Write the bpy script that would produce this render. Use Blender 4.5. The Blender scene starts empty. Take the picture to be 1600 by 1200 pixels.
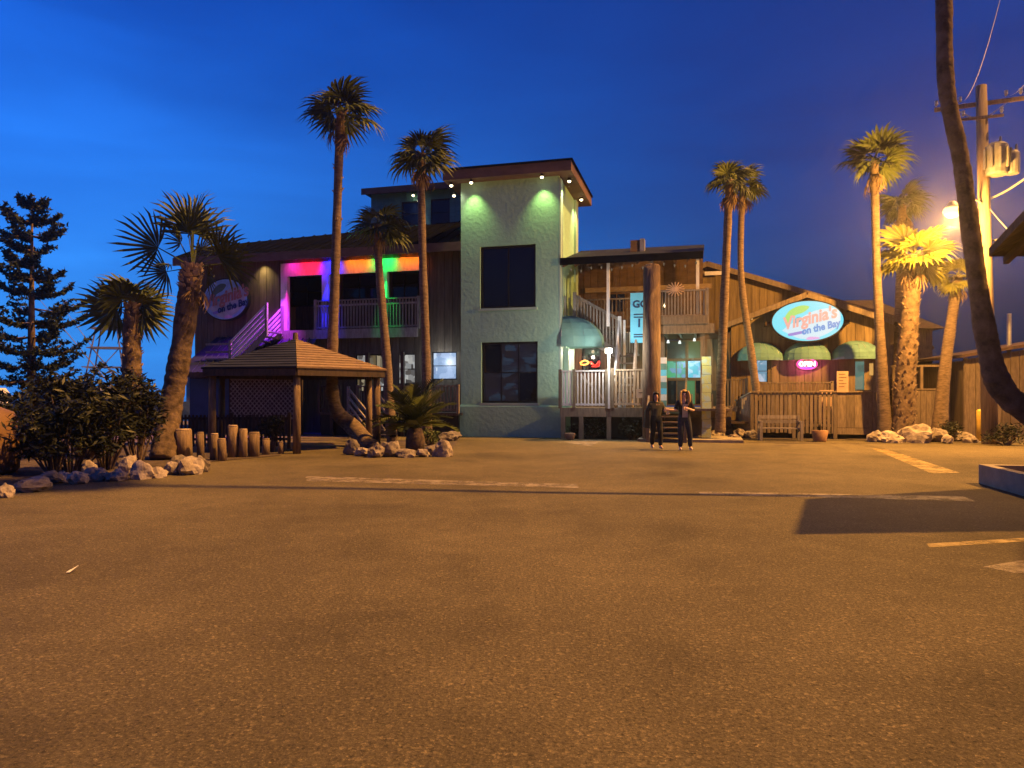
import bpy, bmesh, math, random
from mathutils import Vector, Matrix, noise

random.seed(7)
S = bpy.context.scene
COL = S.collection
R = math.radians

# ------------------------------------------------------------------ camera, sky, light, exposure
F, EYE, HOR = 1155.0, 1.5, 620.0          # focal length in photo pixels, eye height, horizon row
cam = bpy.data.cameras.new('camera')
cam_o = bpy.data.objects.new('camera', cam)
COL.objects.link(cam_o)
cam.sensor_width = 36
cam.lens = 36 * F / 1600
cam.shift_y = (HOR - 600) / 1600
cam.clip_end = 3000
cam_o.location = (0, 0, EYE)
cam_o.rotation_euler = (R(90), 0, 0)
S.camera = cam_o

SUN_DIR = Vector((0.567, -0.067, 0.82)).normalized()    # towards the amber light high to the right
SUN_STRENGTH = 2.0
LAMP_POWER = 1600
SKY_STRENGTH = 0.148
EXPOSURE = 2.0
AMBER = (1.0, 0.47, 0.10)

w = bpy.data.worlds.new('World')
S.world = w
w.use_nodes = True
nt = w.node_tree
bg = nt.nodes['Background']
sky = nt.nodes.new('ShaderNodeTexSky')
sky.sky_type = 'NISHITA'
sky.sun_disc = False
sky.sun_elevation = R(1.0)
sky.sun_rotation = R(-65)
sky.ozone_density = 4
sky.air_density = 0.8
sky.dust_density = 0.0
# thin streaks of dusk cloud over the whole dome
tc = nt.nodes.new('ShaderNodeTexCoord')
mp = nt.nodes.new('ShaderNodeMapping')
mp.inputs['Scale'].default_value = (0.9, 0.9, 4.5)
mp.inputs['Rotation'].default_value = (R(8), R(10), 0)
cn = nt.nodes.new('ShaderNodeTexNoise')
cn.inputs['Scale'].default_value = 2.1
cn.inputs['Detail'].default_value = 7
cn.inputs['Roughness'].default_value = 0.55
cn.inputs['Distortion'].default_value = 0.5
cr = nt.nodes.new('ShaderNodeValToRGB')
cr.color_ramp.elements[0].position = 0.34
cr.color_ramp.elements[0].color = (0.72, 0.73, 0.78, 1)
cr.color_ramp.elements[1].position = 0.68
cr.color_ramp.elements[1].color = (1.10, 1.10, 1.07, 1)
mx = nt.nodes.new('ShaderNodeMix')
mx.data_type = 'RGBA'
mx.blend_type = 'MULTIPLY'
mx.inputs['Factor'].default_value = 1.0
gm = nt.nodes.new('ShaderNodeGamma')
gm.inputs[1].default_value = 1.4
L = nt.links.new
L(tc.outputs['Generated'], mp.inputs[0])
L(mp.outputs[0], cn.inputs['Vector'])
L(cn.outputs['Fac'], cr.inputs[0])
L(sky.outputs[0], gm.inputs[0])
# blue dusk colour balance, and the paler lavender-blue bank of haze low over the horizon,
# brightest towards the afterglow on the left and fading evenly round to the far side
tint = nt.nodes.new('ShaderNodeMix')
tint.data_type = 'RGBA'
tint.blend_type = 'MULTIPLY'
tint.inputs['Factor'].default_value = 1
tint.inputs[7].default_value = (.30, .66, 1, 1)
L(gm.outputs[0], tint.inputs[6])
sep = nt.nodes.new('ShaderNodeSeparateXYZ')
L(tc.outputs['Generated'], sep.inputs[0])
low = nt.nodes.new('ShaderNodeMapRange')
low.interpolation_type = 'SMOOTHSTEP'
low.inputs['From Min'].default_value = .0
low.inputs['From Max'].default_value = .50
low.inputs['To Min'].default_value = .97
low.inputs['To Max'].default_value = 0
L(sep.outputs['Z'], low.inputs['Value'])
dt = nt.nodes.new('ShaderNodeVectorMath')
dt.operation = 'DOT_PRODUCT'
dt.inputs[1].default_value = (-.87, .5, 0)
L(tc.outputs['Generated'], dt.inputs[0])
gl = nt.nodes.new('ShaderNodeMapRange')
gl.interpolation_type = 'SMOOTHSTEP'
gl.inputs['From Min'].default_value = .0
gl.inputs['From Max'].default_value = 1.0
L(dt.outputs['Value'], gl.inputs['Value'])
hz = nt.nodes.new('ShaderNodeMix')
hz.data_type = 'RGBA'
hz.inputs[6].default_value = (.003, .015, .085, 1)
hz.inputs[7].default_value = (.06, .48, 1.62, 1)
L(gl.outputs[0], hz.inputs['Factor'])
band = nt.nodes.new('ShaderNodeMix')
band.data_type = 'RGBA'
L(low.outputs[0], band.inputs['Factor'])
L(tint.outputs[2], band.inputs[6])
L(hz.outputs[2], band.inputs[7])
L(band.outputs[2], mx.inputs[6])
L(cr.outputs[0], mx.inputs[7])
L(mx.outputs[2], bg.inputs[0])
bg.inputs[1].default_value = SKY_STRENGTH

sl = bpy.data.lights.new('amber_sun', 'SUN')
sl.energy = SUN_STRENGTH
sl.angle = R(1.2)
sl.color = AMBER
so = bpy.data.objects.new('amber_sun', sl)
COL.objects.link(so)
so.rotation_euler = SUN_DIR.to_track_quat('Z', 'Y').to_euler()
so.location = (40, 0, 60)

S.view_settings.view_transform = 'Standard'
S.view_settings.look = 'None'
S.view_settings.gamma = 1
S.view_settings.use_curve_mapping = False
S.view_settings.exposure = EXPOSURE
S.render.engine = 'CYCLES'
S.cycles.use_denoising = True
S.cycles.max_bounces = 5
S.cycles.diffuse_bounces = 3
S.cycles.glossy_bounces = 2
S.cycles.transparent_max_bounces = 6
S.cycles.sample_clamp_indirect = 3
S.cycles.caustics_reflective = False
S.cycles.caustics_refractive = False


# ------------------------------------------------------------------ helpers
def at(x, y, Y):
    """a point at depth Y metres seen at photo pixel x, y"""
    return Vector(((x - 800) / F * Y, Y, EYE + (HOR - y) / F * Y))


def gnd(x, y, z=0.0):
    Y = F * (EYE - z) / (y - HOR)
    return Vector(((x - 800) / F * Y, Y, z))


TH = R(15)
OB = Vector((1.72, 27.1, 0))               # front right foot of the tower; the building frame starts here
CT, ST = math.cos(TH), math.sin(TH)


def bp(x, y, v):
    """building-frame u, z of photo pixel x, y on the plane at depth v behind the tower front"""
    k = (x - 800) / F
    u = (k * (OB.y + v * CT) - OB.x - v * ST) / (CT + k * ST)
    Y = OB.y - u * ST + v * CT
    return u, EYE + (HOR - y) / F * Y


def bu(x, v):
    return bp(x, 600, v)[0]


def bw(u, v, z=0):
    return Vector((OB.x + u * CT + v * ST, OB.y - u * ST + v * CT, z))


def lin(r, g, b):
    f = lambda c: ((c / 255 + 0.055) / 1.055) ** 2.4 if c > 10 else c / 255 / 12.92
    return (f(r), f(g), f(b), 1)


def tag(o, label=None, cat=None, group=None, kind=None):
    if label: o['label'] = label
    if cat: o['category'] = cat
    if group: o['group'] = group
    if kind: o['kind'] = kind
    return o


def empty(name, loc=(0, 0, 0), rz=0.0, label=None, cat=None, group=None):
    o = bpy.data.objects.new(name, None)
    COL.objects.link(o)
    o.location = loc
    o.rotation_euler = (0, 0, rz)
    o.empty_display_size = 0.2
    return tag(o, label, cat, group)


def link(name, data, parent=None):
    o = bpy.data.objects.new(name, data)
    COL.objects.link(o)
    o.parent = parent
    return o


class MB:
    def __init__(s):
        s.v, s.f = [], []

    def hexa(s, p):
        """eight corners: bottom ring then top ring"""
        n = len(s.v)
        s.v += [tuple(q) for q in p]
        s.f += [tuple(n + i for i in q) for q in ((0, 3, 2, 1), (4, 5, 6, 7), (0, 1, 5, 4), (1, 2, 6, 5), (2, 3, 7, 6), (3, 0, 4, 7))]
        return s

    def box(s, x0, x1, y0, y1, z0, z1):
        return s.hexa([(x0, y0, z0), (x1, y0, z0), (x1, y1, z0), (x0, y1, z0), (x0, y0, z1), (x1, y0, z1), (x1, y1, z1), (x0, y1, z1)])

    def bar(s, p, q, a, b=None):
        p, q = Vector(p), Vector(q)
        b = a if b is None else b
        d = (q - p).normalized()
        up = Vector((0, 0, 1)) if abs(d.z) < 0.95 else Vector((0, 1, 0))
        x = d.cross(up).normalized() * a / 2
        y = x.normalized().cross(d).normalized() * b / 2
        return s.hexa([p - x - y, p + x - y, p + x + y, p - x + y, q - x - y, q + x - y, q + x + y, q - x + y])

    def tube(s, pts, rad, n=8, cap=True):
        pts = [Vector(p) for p in pts]
        if not hasattr(rad, '__len__'): rad = [rad] * len(pts)
        b = len(s.v)
        up = None
        for i, p in enumerate(pts):
            d = (pts[min(i + 1, len(pts) - 1)] - pts[max(i - 1, 0)]).normalized()
            if up is None:
                up = Vector((0, 1, 0)) if abs(d.y) < 0.9 else Vector((1, 0, 0))
            x = d.cross(up).normalized()
            y = x.cross(d).normalized()
            up = y
            for k in range(n):
                a = 2 * math.pi * k / n
                s.v.append(tuple(p + (x * math.cos(a) + y * math.sin(a)) * rad[i]))
        for i in range(len(pts) - 1):
            for k in range(n):
                s.f.append((b + i * n + k, b + i * n + (k + 1) % n, b + (i + 1) * n + (k + 1) % n, b + (i + 1) * n + k))
        if cap:
            s.f.append(tuple(b + k for k in range(n))[::-1])
            s.f.append(tuple(b + (len(pts) - 1) * n + k for k in range(n)))
        return s

    def prism(s, poly, off):
        """polygon (3D points) pushed by the vector off"""
        n = len(s.v)
        m = len(poly)
        off = Vector(off)
        s.v += [tuple(p) for p in poly] + [tuple(Vector(p) + off) for p in poly]
        s.f.append(tuple(range(n, n + m)))
        s.f.append(tuple(range(n + 2 * m - 1, n + m - 1, -1)))
        for i in range(m):
            j = (i + 1) % m
            s.f.append((n + j, n + i, n + m + i, n + m + j))
        return s

    def face(s, pts):
        n = len(s.v)
        s.v += [tuple(p) for p in pts]
        s.f.append(tuple(range(n, n + len(pts))))
        return s

    def mesh(s, name, mat, smooth=False):
        m = bpy.data.meshes.new(name)
        m.from_pydata(s.v, [], s.f)
        m.materials.append(mat)
        bm = bmesh.new()
        bm.from_mesh(m)
        bmesh.ops.recalc_face_normals(bm, faces=bm.faces)
        bm.to_mesh(m)
        bm.free()
        if smooth:
            m.polygons.foreach_set('use_smooth', [True] * len(m.polygons))
        return m

    def build(s, name, mat, parent=None, smooth=False):
        return link(name, s.mesh(name, mat, smooth), parent)


_unit = {}


def piece(name, mat, parent, p, q, a, b=None):
    """a plain bar from p to q, a wide and b high, sharing one unit box for each material"""
    if mat.name not in _unit:
        _unit[mat.name] = MB().box(-.5, .5, -.5, .5, -.5, .5).mesh('piece', mat)
    p, q = Vector(p), Vector(q)
    b = a if b is None else b
    d = q - p
    x = d.normalized()
    up = Vector((0, 0, 1)) if abs(x.z) < 0.95 else Vector((0, 1, 0))
    y = up.cross(x).normalized()
    z = x.cross(y)
    o = link(name, _unit[mat.name], parent)
    m = Matrix((x * d.length, y * a, z * b)).transposed().to_4x4()
    m.translation = (p + q) / 2
    o.matrix_basis = m
    return o


def slab(name, mat, parent, x0, x1, y0, y1, z0, z1):
    ym, zm = (y0 + y1) / 2, (z0 + z1) / 2
    return piece(name, mat, parent, (x0, ym, zm), (x1, ym, zm), y1 - y0, z1 - z0)


def spline(pts, n):
    """Catmull-Rom through the points (tuples of any length)"""
    P = [pts[0]] + list(pts) + [pts[-1]]
    out = []
    for i in range(1, len(P) - 2):
        for k in range(n):
            t = k / n
            c = []
            for a, b, d, e in zip(P[i - 1], P[i], P[i + 1], P[i + 2]):
                c.append(0.5 * (2 * b + (d - a) * t + (2 * a - 5 * b + 4 * d - e) * t * t + (3 * b - a - 3 * d + e) * t ** 3))
            out.append(tuple(c))
    out.append(tuple(pts[-1]))
    return out


# ------------------------------------------------------------------ materials
def mat(name, c1, c2=None, ns=3.0, stretch=(1, 1, 1), rough=0.75, bump=0.0, bs=30.0, rand=0.0, spec=0.3, metal=0.0, lo=0.35, hi=0.65, rough2=None):
    m = bpy.data.materials.new(name)
    m.use_nodes = True
    t = m.node_tree
    b = t.nodes['Principled BSDF']
    b.inputs['Roughness'].default_value = rough
    b.inputs['Specular IOR Level'].default_value = spec
    b.inputs['Metallic'].default_value = metal
    c2 = c2 or tuple(c * 0.7 for c in c1)
    g = t.nodes.new('ShaderNodeNewGeometry')
    mp = t.nodes.new('ShaderNodeMapping')
    mp.inputs['Scale'].default_value = stretch
    n = t.nodes.new('ShaderNodeTexNoise')
    n.inputs['Scale'].default_value = ns
    n.inputs['Detail'].default_value = 8
    n.inputs['Roughness'].default_value = 0.62
    r = t.nodes.new('ShaderNodeValToRGB')
    r.color_ramp.elements[0].position = lo
    r.color_ramp.elements[1].position = hi
    r.color_ramp.elements[0].color = (*c2[:3], 1)
    r.color_ramp.elements[1].color = (*c1[:3], 1)
    K = t.links.new
    K(g.outputs['Position'], mp.inputs[0])
    K(mp.outputs[0], n.inputs['Vector'])
    K(n.outputs['Fac'], r.inputs[0])
    out = r.outputs[0]
    if rand:
        oi = t.nodes.new('ShaderNodeObjectInfo')
        ma = t.nodes.new('ShaderNodeMapRange')
        ma.inputs['To Min'].default_value = 1 - rand
        ma.inputs['To Max'].default_value = 1 + rand
        mx = t.nodes.new('ShaderNodeMix')
        mx.data_type = 'RGBA'
        mx.blend_type = 'MULTIPLY'
        mx.inputs['Factor'].default_value = 1
        K(oi.outputs['Random'], ma.inputs['Value'])
        K(out, mx.inputs[6])
        K(ma.outputs[0], mx.inputs[7])
        out = mx.outputs[2]
    K(out, b.inputs['Base Color'])
    if bump:
        n2 = t.nodes.new('ShaderNodeTexNoise')
        n2.inputs['Scale'].default_value = bs
        n2.inputs['Detail'].default_value = 5
        bu_ = t.nodes.new('ShaderNodeBump')
        bu_.inputs['Strength'].default_value = bump
        bu_.inputs['Distance'].default_value = 0.03
        K(mp.outputs[0], n2.inputs['Vector'])
        K(n2.outputs['Fac'], bu_.inputs['Height'])
        K(bu_.outputs[0], b.inputs['Normal'])
    return m


def em(name, rgb, k=1.0):
    """a surface that gives off light: rgb is how it looks in the picture"""
    m = bpy.data.materials.new(name)
    m.use_nodes = True
    b = m.node_tree.nodes['Principled BSDF']
    b.inputs['Base Color'].default_value = (0.02, 0.02, 0.02, 1)
    b.inputs['Emission Color'].default_value = lin(*rgb)
    b.inputs['Emission Strength'].default_value = k / 2 ** EXPOSURE
    b.inputs['Roughness'].default_value = 0.4
    return m


def em_noise(name, cols, ns, k=1.0, stretch=(1, 1, 1)):
    """a lit room, or painted reflections, seen in glass: soft patches of light"""
    m = em(name, (255, 255, 255), k)
    t = m.node_tree
    b = t.nodes['Principled BSDF']
    g = t.nodes.new('ShaderNodeNewGeometry')
    mp = t.nodes.new('ShaderNodeMapping')
    mp.inputs['Scale'].default_value = stretch
    n = t.nodes.new('ShaderNodeTexVoronoi')
    n.inputs['Scale'].default_value = ns
    n.distance = 'CHEBYCHEV'
    r = t.nodes.new('ShaderNodeValToRGB')
    r.color_ramp.interpolation = 'LINEAR'
    e = r.color_ramp.elements
    while len(e) < len(cols): e.new(0.5)
    for i, c in enumerate(cols):
        e[i].position = 0.12 + 0.76 * i / (len(cols) - 1)
        e[i].color = lin(*c)
    t.links.new(g.outputs['Position'], mp.inputs[0])
    t.links.new(mp.outputs[0], n.inputs['Vector'])
    sx = t.nodes.new('ShaderNodeSeparateColor')
    t.links.new(n.outputs['Color'], sx.inputs[0])
    t.links.new(sx.outputs[0], r.inputs[0])
    t.links.new(r.outputs[0], b.inputs['Emission Color'])
    return m


M = {}
# wood
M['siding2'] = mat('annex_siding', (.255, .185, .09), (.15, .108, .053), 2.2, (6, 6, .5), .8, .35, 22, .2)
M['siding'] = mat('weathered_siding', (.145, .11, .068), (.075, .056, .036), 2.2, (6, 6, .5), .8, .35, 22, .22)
M['deckwood'] = mat('deck_lumber', (.26, .20, .13), (.15, .115, .073), 3, (5, 5, 1), .75, .3, 20, .2)
M['palewood'] = mat('pale_lumber', (.52, .40, .26), (.36, .27, .17), 3, (5, 5, 1), .75, .3, 20, .15)
M['greywood'] = mat('grey_lumber', (.33, .29, .24), (.2, .17, .14), 3, (5, 5, 1), .75, .3, 20, .18)
M['darkwood'] = mat('dark_lumber', (.09, .06, .04), (.04, .03, .022), 3, (4, 4, 1), .8, .3, 20, .25)
M['tanwood'] = mat('tan_roof_boards', (.30, .21, .125), (.19, .13, .078), 3, (2, 2, 6), .8, .2, 20, .1)
M['log'] = mat('weathered_log', (.27, .19, .11), (.11, .075, .045), 3, (5, 5, .7), .85, .6, 16, .25)
M['pole'] = mat('utility_pole_wood', (.33, .25, .17), (.17, .12, .08), 3, (8, 8, .5), .85, .5, 16)
M['fascia'] = mat('brown_fascia', (.17, .105, .07), (.11, .068, .045), 2, (1, 1, 3), .7, .1, 20)
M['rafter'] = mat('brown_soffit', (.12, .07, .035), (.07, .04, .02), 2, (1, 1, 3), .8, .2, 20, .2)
M['whitewood'] = mat('white_painted_wood', (.78, .76, .72), (.6, .58, .54), 3, (3, 3, 1), .55, .1, 20, .06)
# stone, ground, plaster
M['rock'] = mat('coral_limestone', (.38, .32, .255), (.10, .078, .06), 3.4, (1, 1, 1), .9, 1.0, 9, .45, lo=.3, hi=.66)
M['concrete'] = mat('concrete', (.36, .31, .22), (.24, .2, .145), 2.5, (1, 1, 1), .85, .3, 30)
M['soil'] = mat('sandy_soil', (.12, .09, .06), (.05, .038, .026), 2.5, (1, 1, 1), .95, .6, 14)
M['stucco'] = mat('mint_stucco', (.35, .60, .455), (.295, .515, .39), 1.1, (1, 1, 1), .85, .7, 7, lo=.3, hi=.7)
M['mint'] = mat('mint_trim', (.40, .56, .47), (.33, .47, .4), 2, (1, 1, 1), .6, .1)
M['teal'] = mat('teal_siding', (.10, .27, .25), (.07, .19, .18), 1.5, (1, 1, 4), .7, .15, 20, .12)
# metals, roofs, cloth
M['roofdark'] = mat('dark_metal_roof', (.007, .008, .012), (.004, .005, .008), 1.2, (1, 1, 1), .8, .05, 10, .1, .0)
M['roofblue'] = mat('blue_grey_metal_roof', (.035, .042, .065), (.022, .026, .042), 1.3, (1, 1, 1), .7, .05, 10, .1, .05)
M['roofbrown'] = mat('brown_shingle_roof', (.10, .062, .038), (.05, .032, .022), 6, (1, 1, 1), .9, .5, 12, .2)
M['cablegrey'] = mat('grey_cable', (.16, .16, .16), (.12, .12, .12), 4, rough=.6)
M['steelgrey'] = mat('dull_grey_steel', (.22, .22, .21), (.15, .15, .145), 4, (1, 1, 1), .55, .05, 20)
M['steel'] = mat('galvanised_steel', (.45, .46, .46), (.33, .34, .34), 4, (1, 1, 1), .45, .05, 20, 0, .5, .6)
M['canvas'] = mat('mint_awning_canvas', (.17, .35, .31), (.12, .26, .235), 2, (1, 1, 1), .8, .1, 60)
M['tarp'] = mat('blue_tarp', (.03, .055, .16), (.02, .04, .11), 2, (1, 1, 1), .6, .2, 8)
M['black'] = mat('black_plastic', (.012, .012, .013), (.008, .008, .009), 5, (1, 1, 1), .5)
M['terracotta'] = mat('terracotta', (.34, .19, .10), (.24, .13, .07), 4, (1, 1, 1), .8, .2)
M['brownpaint'] = mat('brown_painted_tank', (.24, .135, .065), (.16, .09, .045), 1.5, (1, 1, 2), .6, .15, 12)
M['tan'] = mat('tan_printed_board', (.62, .42, .26), (.5, .33, .2), 3, (1, 1, 1), .6)
M['yellow'] = mat('yellow_paint', (.75, .52, .08), (.6, .4, .06), 4, (1, 1, 1), .55)
M['paper'] = mat('white_paper', (.8, .78, .74), (.68, .66, .6), 4, (1, 1, 1), .7)
M['cyan'] = mat('cyan_banner', (.16, .66, .95), (.13, .58, .88), 1.5, (1, 1, 1), .6)
M['navy'] = mat('navy_print', (.02, .06, .16), (.02, .05, .13), 3)
# plants
M['bark'] = mat('palm_bark', (.25, .18, .115), (.10, .07, .045), 3, (2, 2, 7), .9, .8, 9, .12)
M['barkdark'] = mat('rough_palm_bark', (.20, .14, .085), (.055, .038, .024), 5, (1, 1, 1), .95, .8, 14, .15)
M['stub'] = mat('cut_leaf_base', (.42, .32, .2), (.2, .14, .085), 6, (1, 1, 1), .9, .4, 20, .3)
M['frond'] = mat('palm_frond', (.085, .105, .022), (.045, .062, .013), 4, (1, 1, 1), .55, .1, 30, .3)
M['frondlit'] = mat('lamplit_palm_frond', (.19, .185, .025), (.12, .125, .018), 4, (1, 1, 1), .55, .1, 30, .25)  # frond colour raised towards yellow to stand in for the street lamp's light
M['dead'] = mat('dry_frond', (.28, .19, .095), (.14, .09, .045), 4, (1, 1, 1), .85, .2, 30, .3)
M['leaf'] = mat('shrub_leaf', (.027, .031, .010), (.010, .014, .005), 6, (1, 1, 1), .5, 0, 30, .2)
M['pine'] = mat('pine_foliage', (.018, .028, .012), (.008, .014, .006), 6, (1, 1, 1), .7)
M['grass'] = mat('grass_tuft', (.10, .13, .035), (.05, .07, .02), 6, (1, 1, 1), .7)


def glass_mat(name, col, rough=0.06):
    m = bpy.data.materials.new(name)
    m.use_nodes = True
    b = m.node_tree.nodes['Principled BSDF']
    b.inputs['Base Color'].default_value = (*col, 1)
    b.inputs['Roughness'].default_value = rough
    b.inputs['Specular IOR Level'].default_value = 0.6
    return m


M['glass'] = glass_mat('dark_glass', (.006, .008, .014))
M['glassblue'] = glass_mat('dusk_glass', (.004, .007, .02))


def asphalt_mat(name, base, tint=(1, .88, .74), speck=0.24):
    m = bpy.data.materials.new(name)
    m.use_nodes = True
    t = m.node_tree
    b = t.nodes['Principled BSDF']
    b.inputs['Roughness'].default_value = .85
    b.inputs['Specular IOR Level'].default_value = .14
    K = t.links.new
    g = t.nodes.new('ShaderNodeNewGeometry')

    def nz(scale, detail, rough=.6):
        n = t.nodes.new('ShaderNodeTexNoise')
        n.inputs['Scale'].default_value = scale
        n.inputs['Detail'].default_value = detail
        n.inputs['Roughness'].default_value = rough
        K(g.outputs['Position'], n.inputs['Vector'])
        return n.outputs['Fac']

    def ramp(src, p0, c0, p1, c1):
        r = t.nodes.new('ShaderNodeValToRGB')
        r.color_ramp.elements[0].position = p0
        r.color_ramp.elements[1].position = p1
        r.color_ramp.elements[0].color = (*c0, 1)
        r.color_ramp.elements[1].color = (*c1, 1)
        K(src, r.inputs[0])
        return r.outputs[0]

    def mul(a, c):
        x = t.nodes.new('ShaderNodeMix')
        x.data_type = 'RGBA'
        x.blend_type = 'MULTIPLY'
        x.inputs['Factor'].default_value = 1
        K(a, x.inputs[6])
        K(c, x.inputs[7])
        return x.outputs[2]

    c0 = tuple(base * k for k in tint)
    big = ramp(nz(.23, 5), .32, tuple(c * .70 for c in c0), .68, tuple(c * 1.22 for c in c0))
    mid = ramp(nz(1.7, 7, .7), .3, (.8, .8, .8), .7, (1.12, 1.12, 1.12))
    fine = ramp(nz(42, 8, .85), .34, (.34, .34, .34), .66, (1.7, 1.66, 1.6))
    v = t.nodes.new('ShaderNodeTexVoronoi')
    v.inputs['Scale'].default_value = 55
    K(g.outputs['Position'], v.inputs['Vector'])
    sc = t.nodes.new('ShaderNodeSeparateColor')
    K(v.outputs['Color'], sc.inputs[0])
    sp = ramp(sc.outputs[0], .84, (1, 1, 1), .99, (1 + 3 * speck, 1 + 2.8 * speck, 1 + 2.5 * speck))
    stain = ramp(nz(.45, 5, .55), .28, (.72, .72, .74), .44, (1, 1, 1))
    wv = t.nodes.new('ShaderNodeVectorMath')
    wv.operation = 'ADD'
    dn = t.nodes.new('ShaderNodeTexNoise')
    dn.inputs['Scale'].default_value = 1.3
    dn.inputs['Detail'].default_value = 5
    K(g.outputs['Position'], dn.inputs['Vector'])
    K(g.outputs['Position'], wv.inputs[0])
    K(dn.outputs['Color'], wv.inputs[1])
    ck = t.nodes.new('ShaderNodeTexVoronoi')
    ck.feature = 'DISTANCE_TO_EDGE'
    ck.inputs['Scale'].default_value = .21
    K(wv.outputs[0], ck.inputs['Vector'])
    crack = ramp(ck.outputs['Distance'], .0008, (.86, .86, .86), .003, (1, 1, 1))
    grit = ramp(nz(78, 3, .6), .60, (1, 1, 1), .70, (2.7, 2.55, 2.3))
    pit = ramp(nz(31, 4, .7), .32, (.38, .38, .38), .44, (1, 1, 1))
    c = mul(mul(mul(mul(mul(mul(mul(big, mid), fine), sp), stain), crack), grit), pit)
    K(c, b.inputs['Base Color'])
    bm_ = t.nodes.new('ShaderNodeBump')
    bm_.inputs['Strength'].default_value = 1
    bm_.inputs['Distance'].default_value = .012
    K(nz(60, 6, .85), bm_.inputs['Height'])
    b2 = t.nodes.new('ShaderNodeBump')
    b2.inputs['Strength'].default_value = .5
    b2.inputs['Distance'].default_value = .008
    K(v.outputs['Distance'], b2.inputs['Height'])
    K(bm_.outputs[0], b2.inputs['Normal'])
    K(b2.outputs[0], b.inputs['Normal'])
    return m


M['asphalt'] = asphalt_mat('asphalt', .128, (1, .84, .47))
M['grit'] = mat('shell_grit_ground', (.16, .125, .085), (.09, .07, .05), 3, (1, 1, 1), .9, .5, 18)


def paint_mat(name, col, wear=.5):
    """road paint worn through to the asphalt"""
    m = mat(name, col, tuple(c * .8 for c in col), 5, rough=.7, bump=.3, bs=40)
    t = m.node_tree
    b = t.nodes['Principled BSDF']
    g = t.nodes.new('ShaderNodeNewGeometry')
    n = t.nodes.new('ShaderNodeTexNoise')
    n.inputs['Scale'].default_value = 2.6
    n.inputs['Detail'].default_value = 10
    n.inputs['Roughness'].default_value = .72
    r = t.nodes.new('ShaderNodeValToRGB')
    r.color_ramp.elements[0].position = wear - .16
    r.color_ramp.elements[1].position = wear + .12
    t.links.new(g.outputs['Position'], n.inputs['Vector'])
    t.links.new(n.outputs['Fac'], r.inputs[0])
    t.links.new(r.outputs[0], b.inputs['Alpha'])
    return m


M['paintw'] = paint_mat('worn_white_paint', (.30, .25, .17), .49)
M['painty'] = paint_mat('worn_yellow_paint', (.36, .26, .09), .47)


# ------------------------------------------------------------------ lamps that the photograph shows lit
def point(name, parent, loc, color, power, radius=.04):
    l = bpy.data.lights.new(name, 'POINT')
    l.energy = power
    l.color = color
    l.shadow_soft_size = radius
    o = link(name, l, parent)
    o.location = loc
    return o


def spot(name, parent, loc, direction, color, power, cone=80, blend=.6, radius=.03):
    l = bpy.data.lights.new(name, 'SPOT')
    l.energy = power
    l.color = color
    l.spot_size = R(cone)
    l.spot_blend = blend
    l.shadow_soft_size = radius
    o = link(name, l, parent)
    o.location = loc
    o.rotation_euler = Vector(direction).to_track_quat('-Z', 'Y').to_euler()
    return o


# ------------------------------------------------------------------ ground, lot, water
def sheet(name, poly, z, m, kind='structure'):
    o = MB().face([(p[0], p[1], z) for p in poly]).build(name, m)
    tag(o, kind=kind)
    return o


sheet('ground', [(-600, -60), (600, -60), (600, 900), (-600, 900)], -.012, M['grit'])
tag(bpy.data.objects['ground'], 'sandy grit ground around the lot')
lot = sheet('parking_lot', [(-60, -12), (40, -12), (40, 24.6), (14.5, 25.2), (9.6, 26.3), (4.4, 27.4), (-4, 29), (-6, 28), (-6.4, 23.5), (-60, 23.5)], 0, M['asphalt'])
tag(lot, 'rough asphalt parking lot under amber light')
wm = mat('harbour_water', (.012, .02, .035), (.006, .012, .022), .6, (1, 3, 1), .12, .35, 2.5, 0, .5)
o = sheet('water', [(-600, 46), (-14, 46), (-9, 60), (600, 60), (600, 900), (-600, 900)], -.004, wm)
tag(o, 'dark harbour water behind the buildings')


def marking(name, poly, m, label, z=.004):
    o = MB().face([(p.x, p.y, z) for p in poly]).build(name, m)
    tag(o, label, kind='structure')


marking('painted_line', [gnd(476, 744), gnd(900, 757), gnd(905, 763), gnd(480, 752)], M['paintw'], 'worn white line across the middle of the lot')
marking('painted_line', [gnd(1090, 768), gnd(1505, 776), gnd(1525, 784), gnd(1095, 773)], M['paintw'], 'worn white line towards the raised kerb')
marking('painted_line', [gnd(1362, 701), gnd(1382, 701), gnd(1500, 739), gnd(1455, 740)], M['painty'], 'yellow parking line slanting towards the rocks')
marking('painted_line', [gnd(1448, 850), gnd(1600, 841), gnd(1640, 838), gnd(1640, 844), gnd(1452, 856)], M['painty'], 'thin yellow line at the right of the lot')
marking('painted_arrow', [gnd(1536, 886), gnd(1590, 877), gnd(1690, 874), gnd(1690, 896), gnd(1585, 896)], M['paintw'], 'worn white arrow head at the right edge of the lot')
marking('painted_line', [gnd(870, 691), gnd(915, 688), gnd(945, 688), gnd(922, 697), gnd(900, 694)], M['paintw'], 'faded white mark in front of the tower')

# planting beds
sheet('planting_bed', [gnd(-120, 800), gnd(0, 766), gnd(110, 750), gnd(230, 742), gnd(322, 736), gnd(330, 722), gnd(440, 712), (-9, 24), (-40, 24), (-30, 12)], .012, M['soil'])
sheet('planting_bed', [gnd(545, 708), gnd(600, 712), gnd(700, 710), gnd(712, 697), gnd(716, 688), gnd(560, 690)], .012, M['soil'])
sheet('planting_bed', [gnd(1112, 682), gnd(1190, 686), bw(7, 1.8), bw(5.6, 1.8)], .012, M['soil'])
sheet('planting_bed', [gnd(1355, 689), gnd(1530, 692), (17.5, 26), (16, 29), (11.5, 28.5)], .012, M['soil'])

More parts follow.
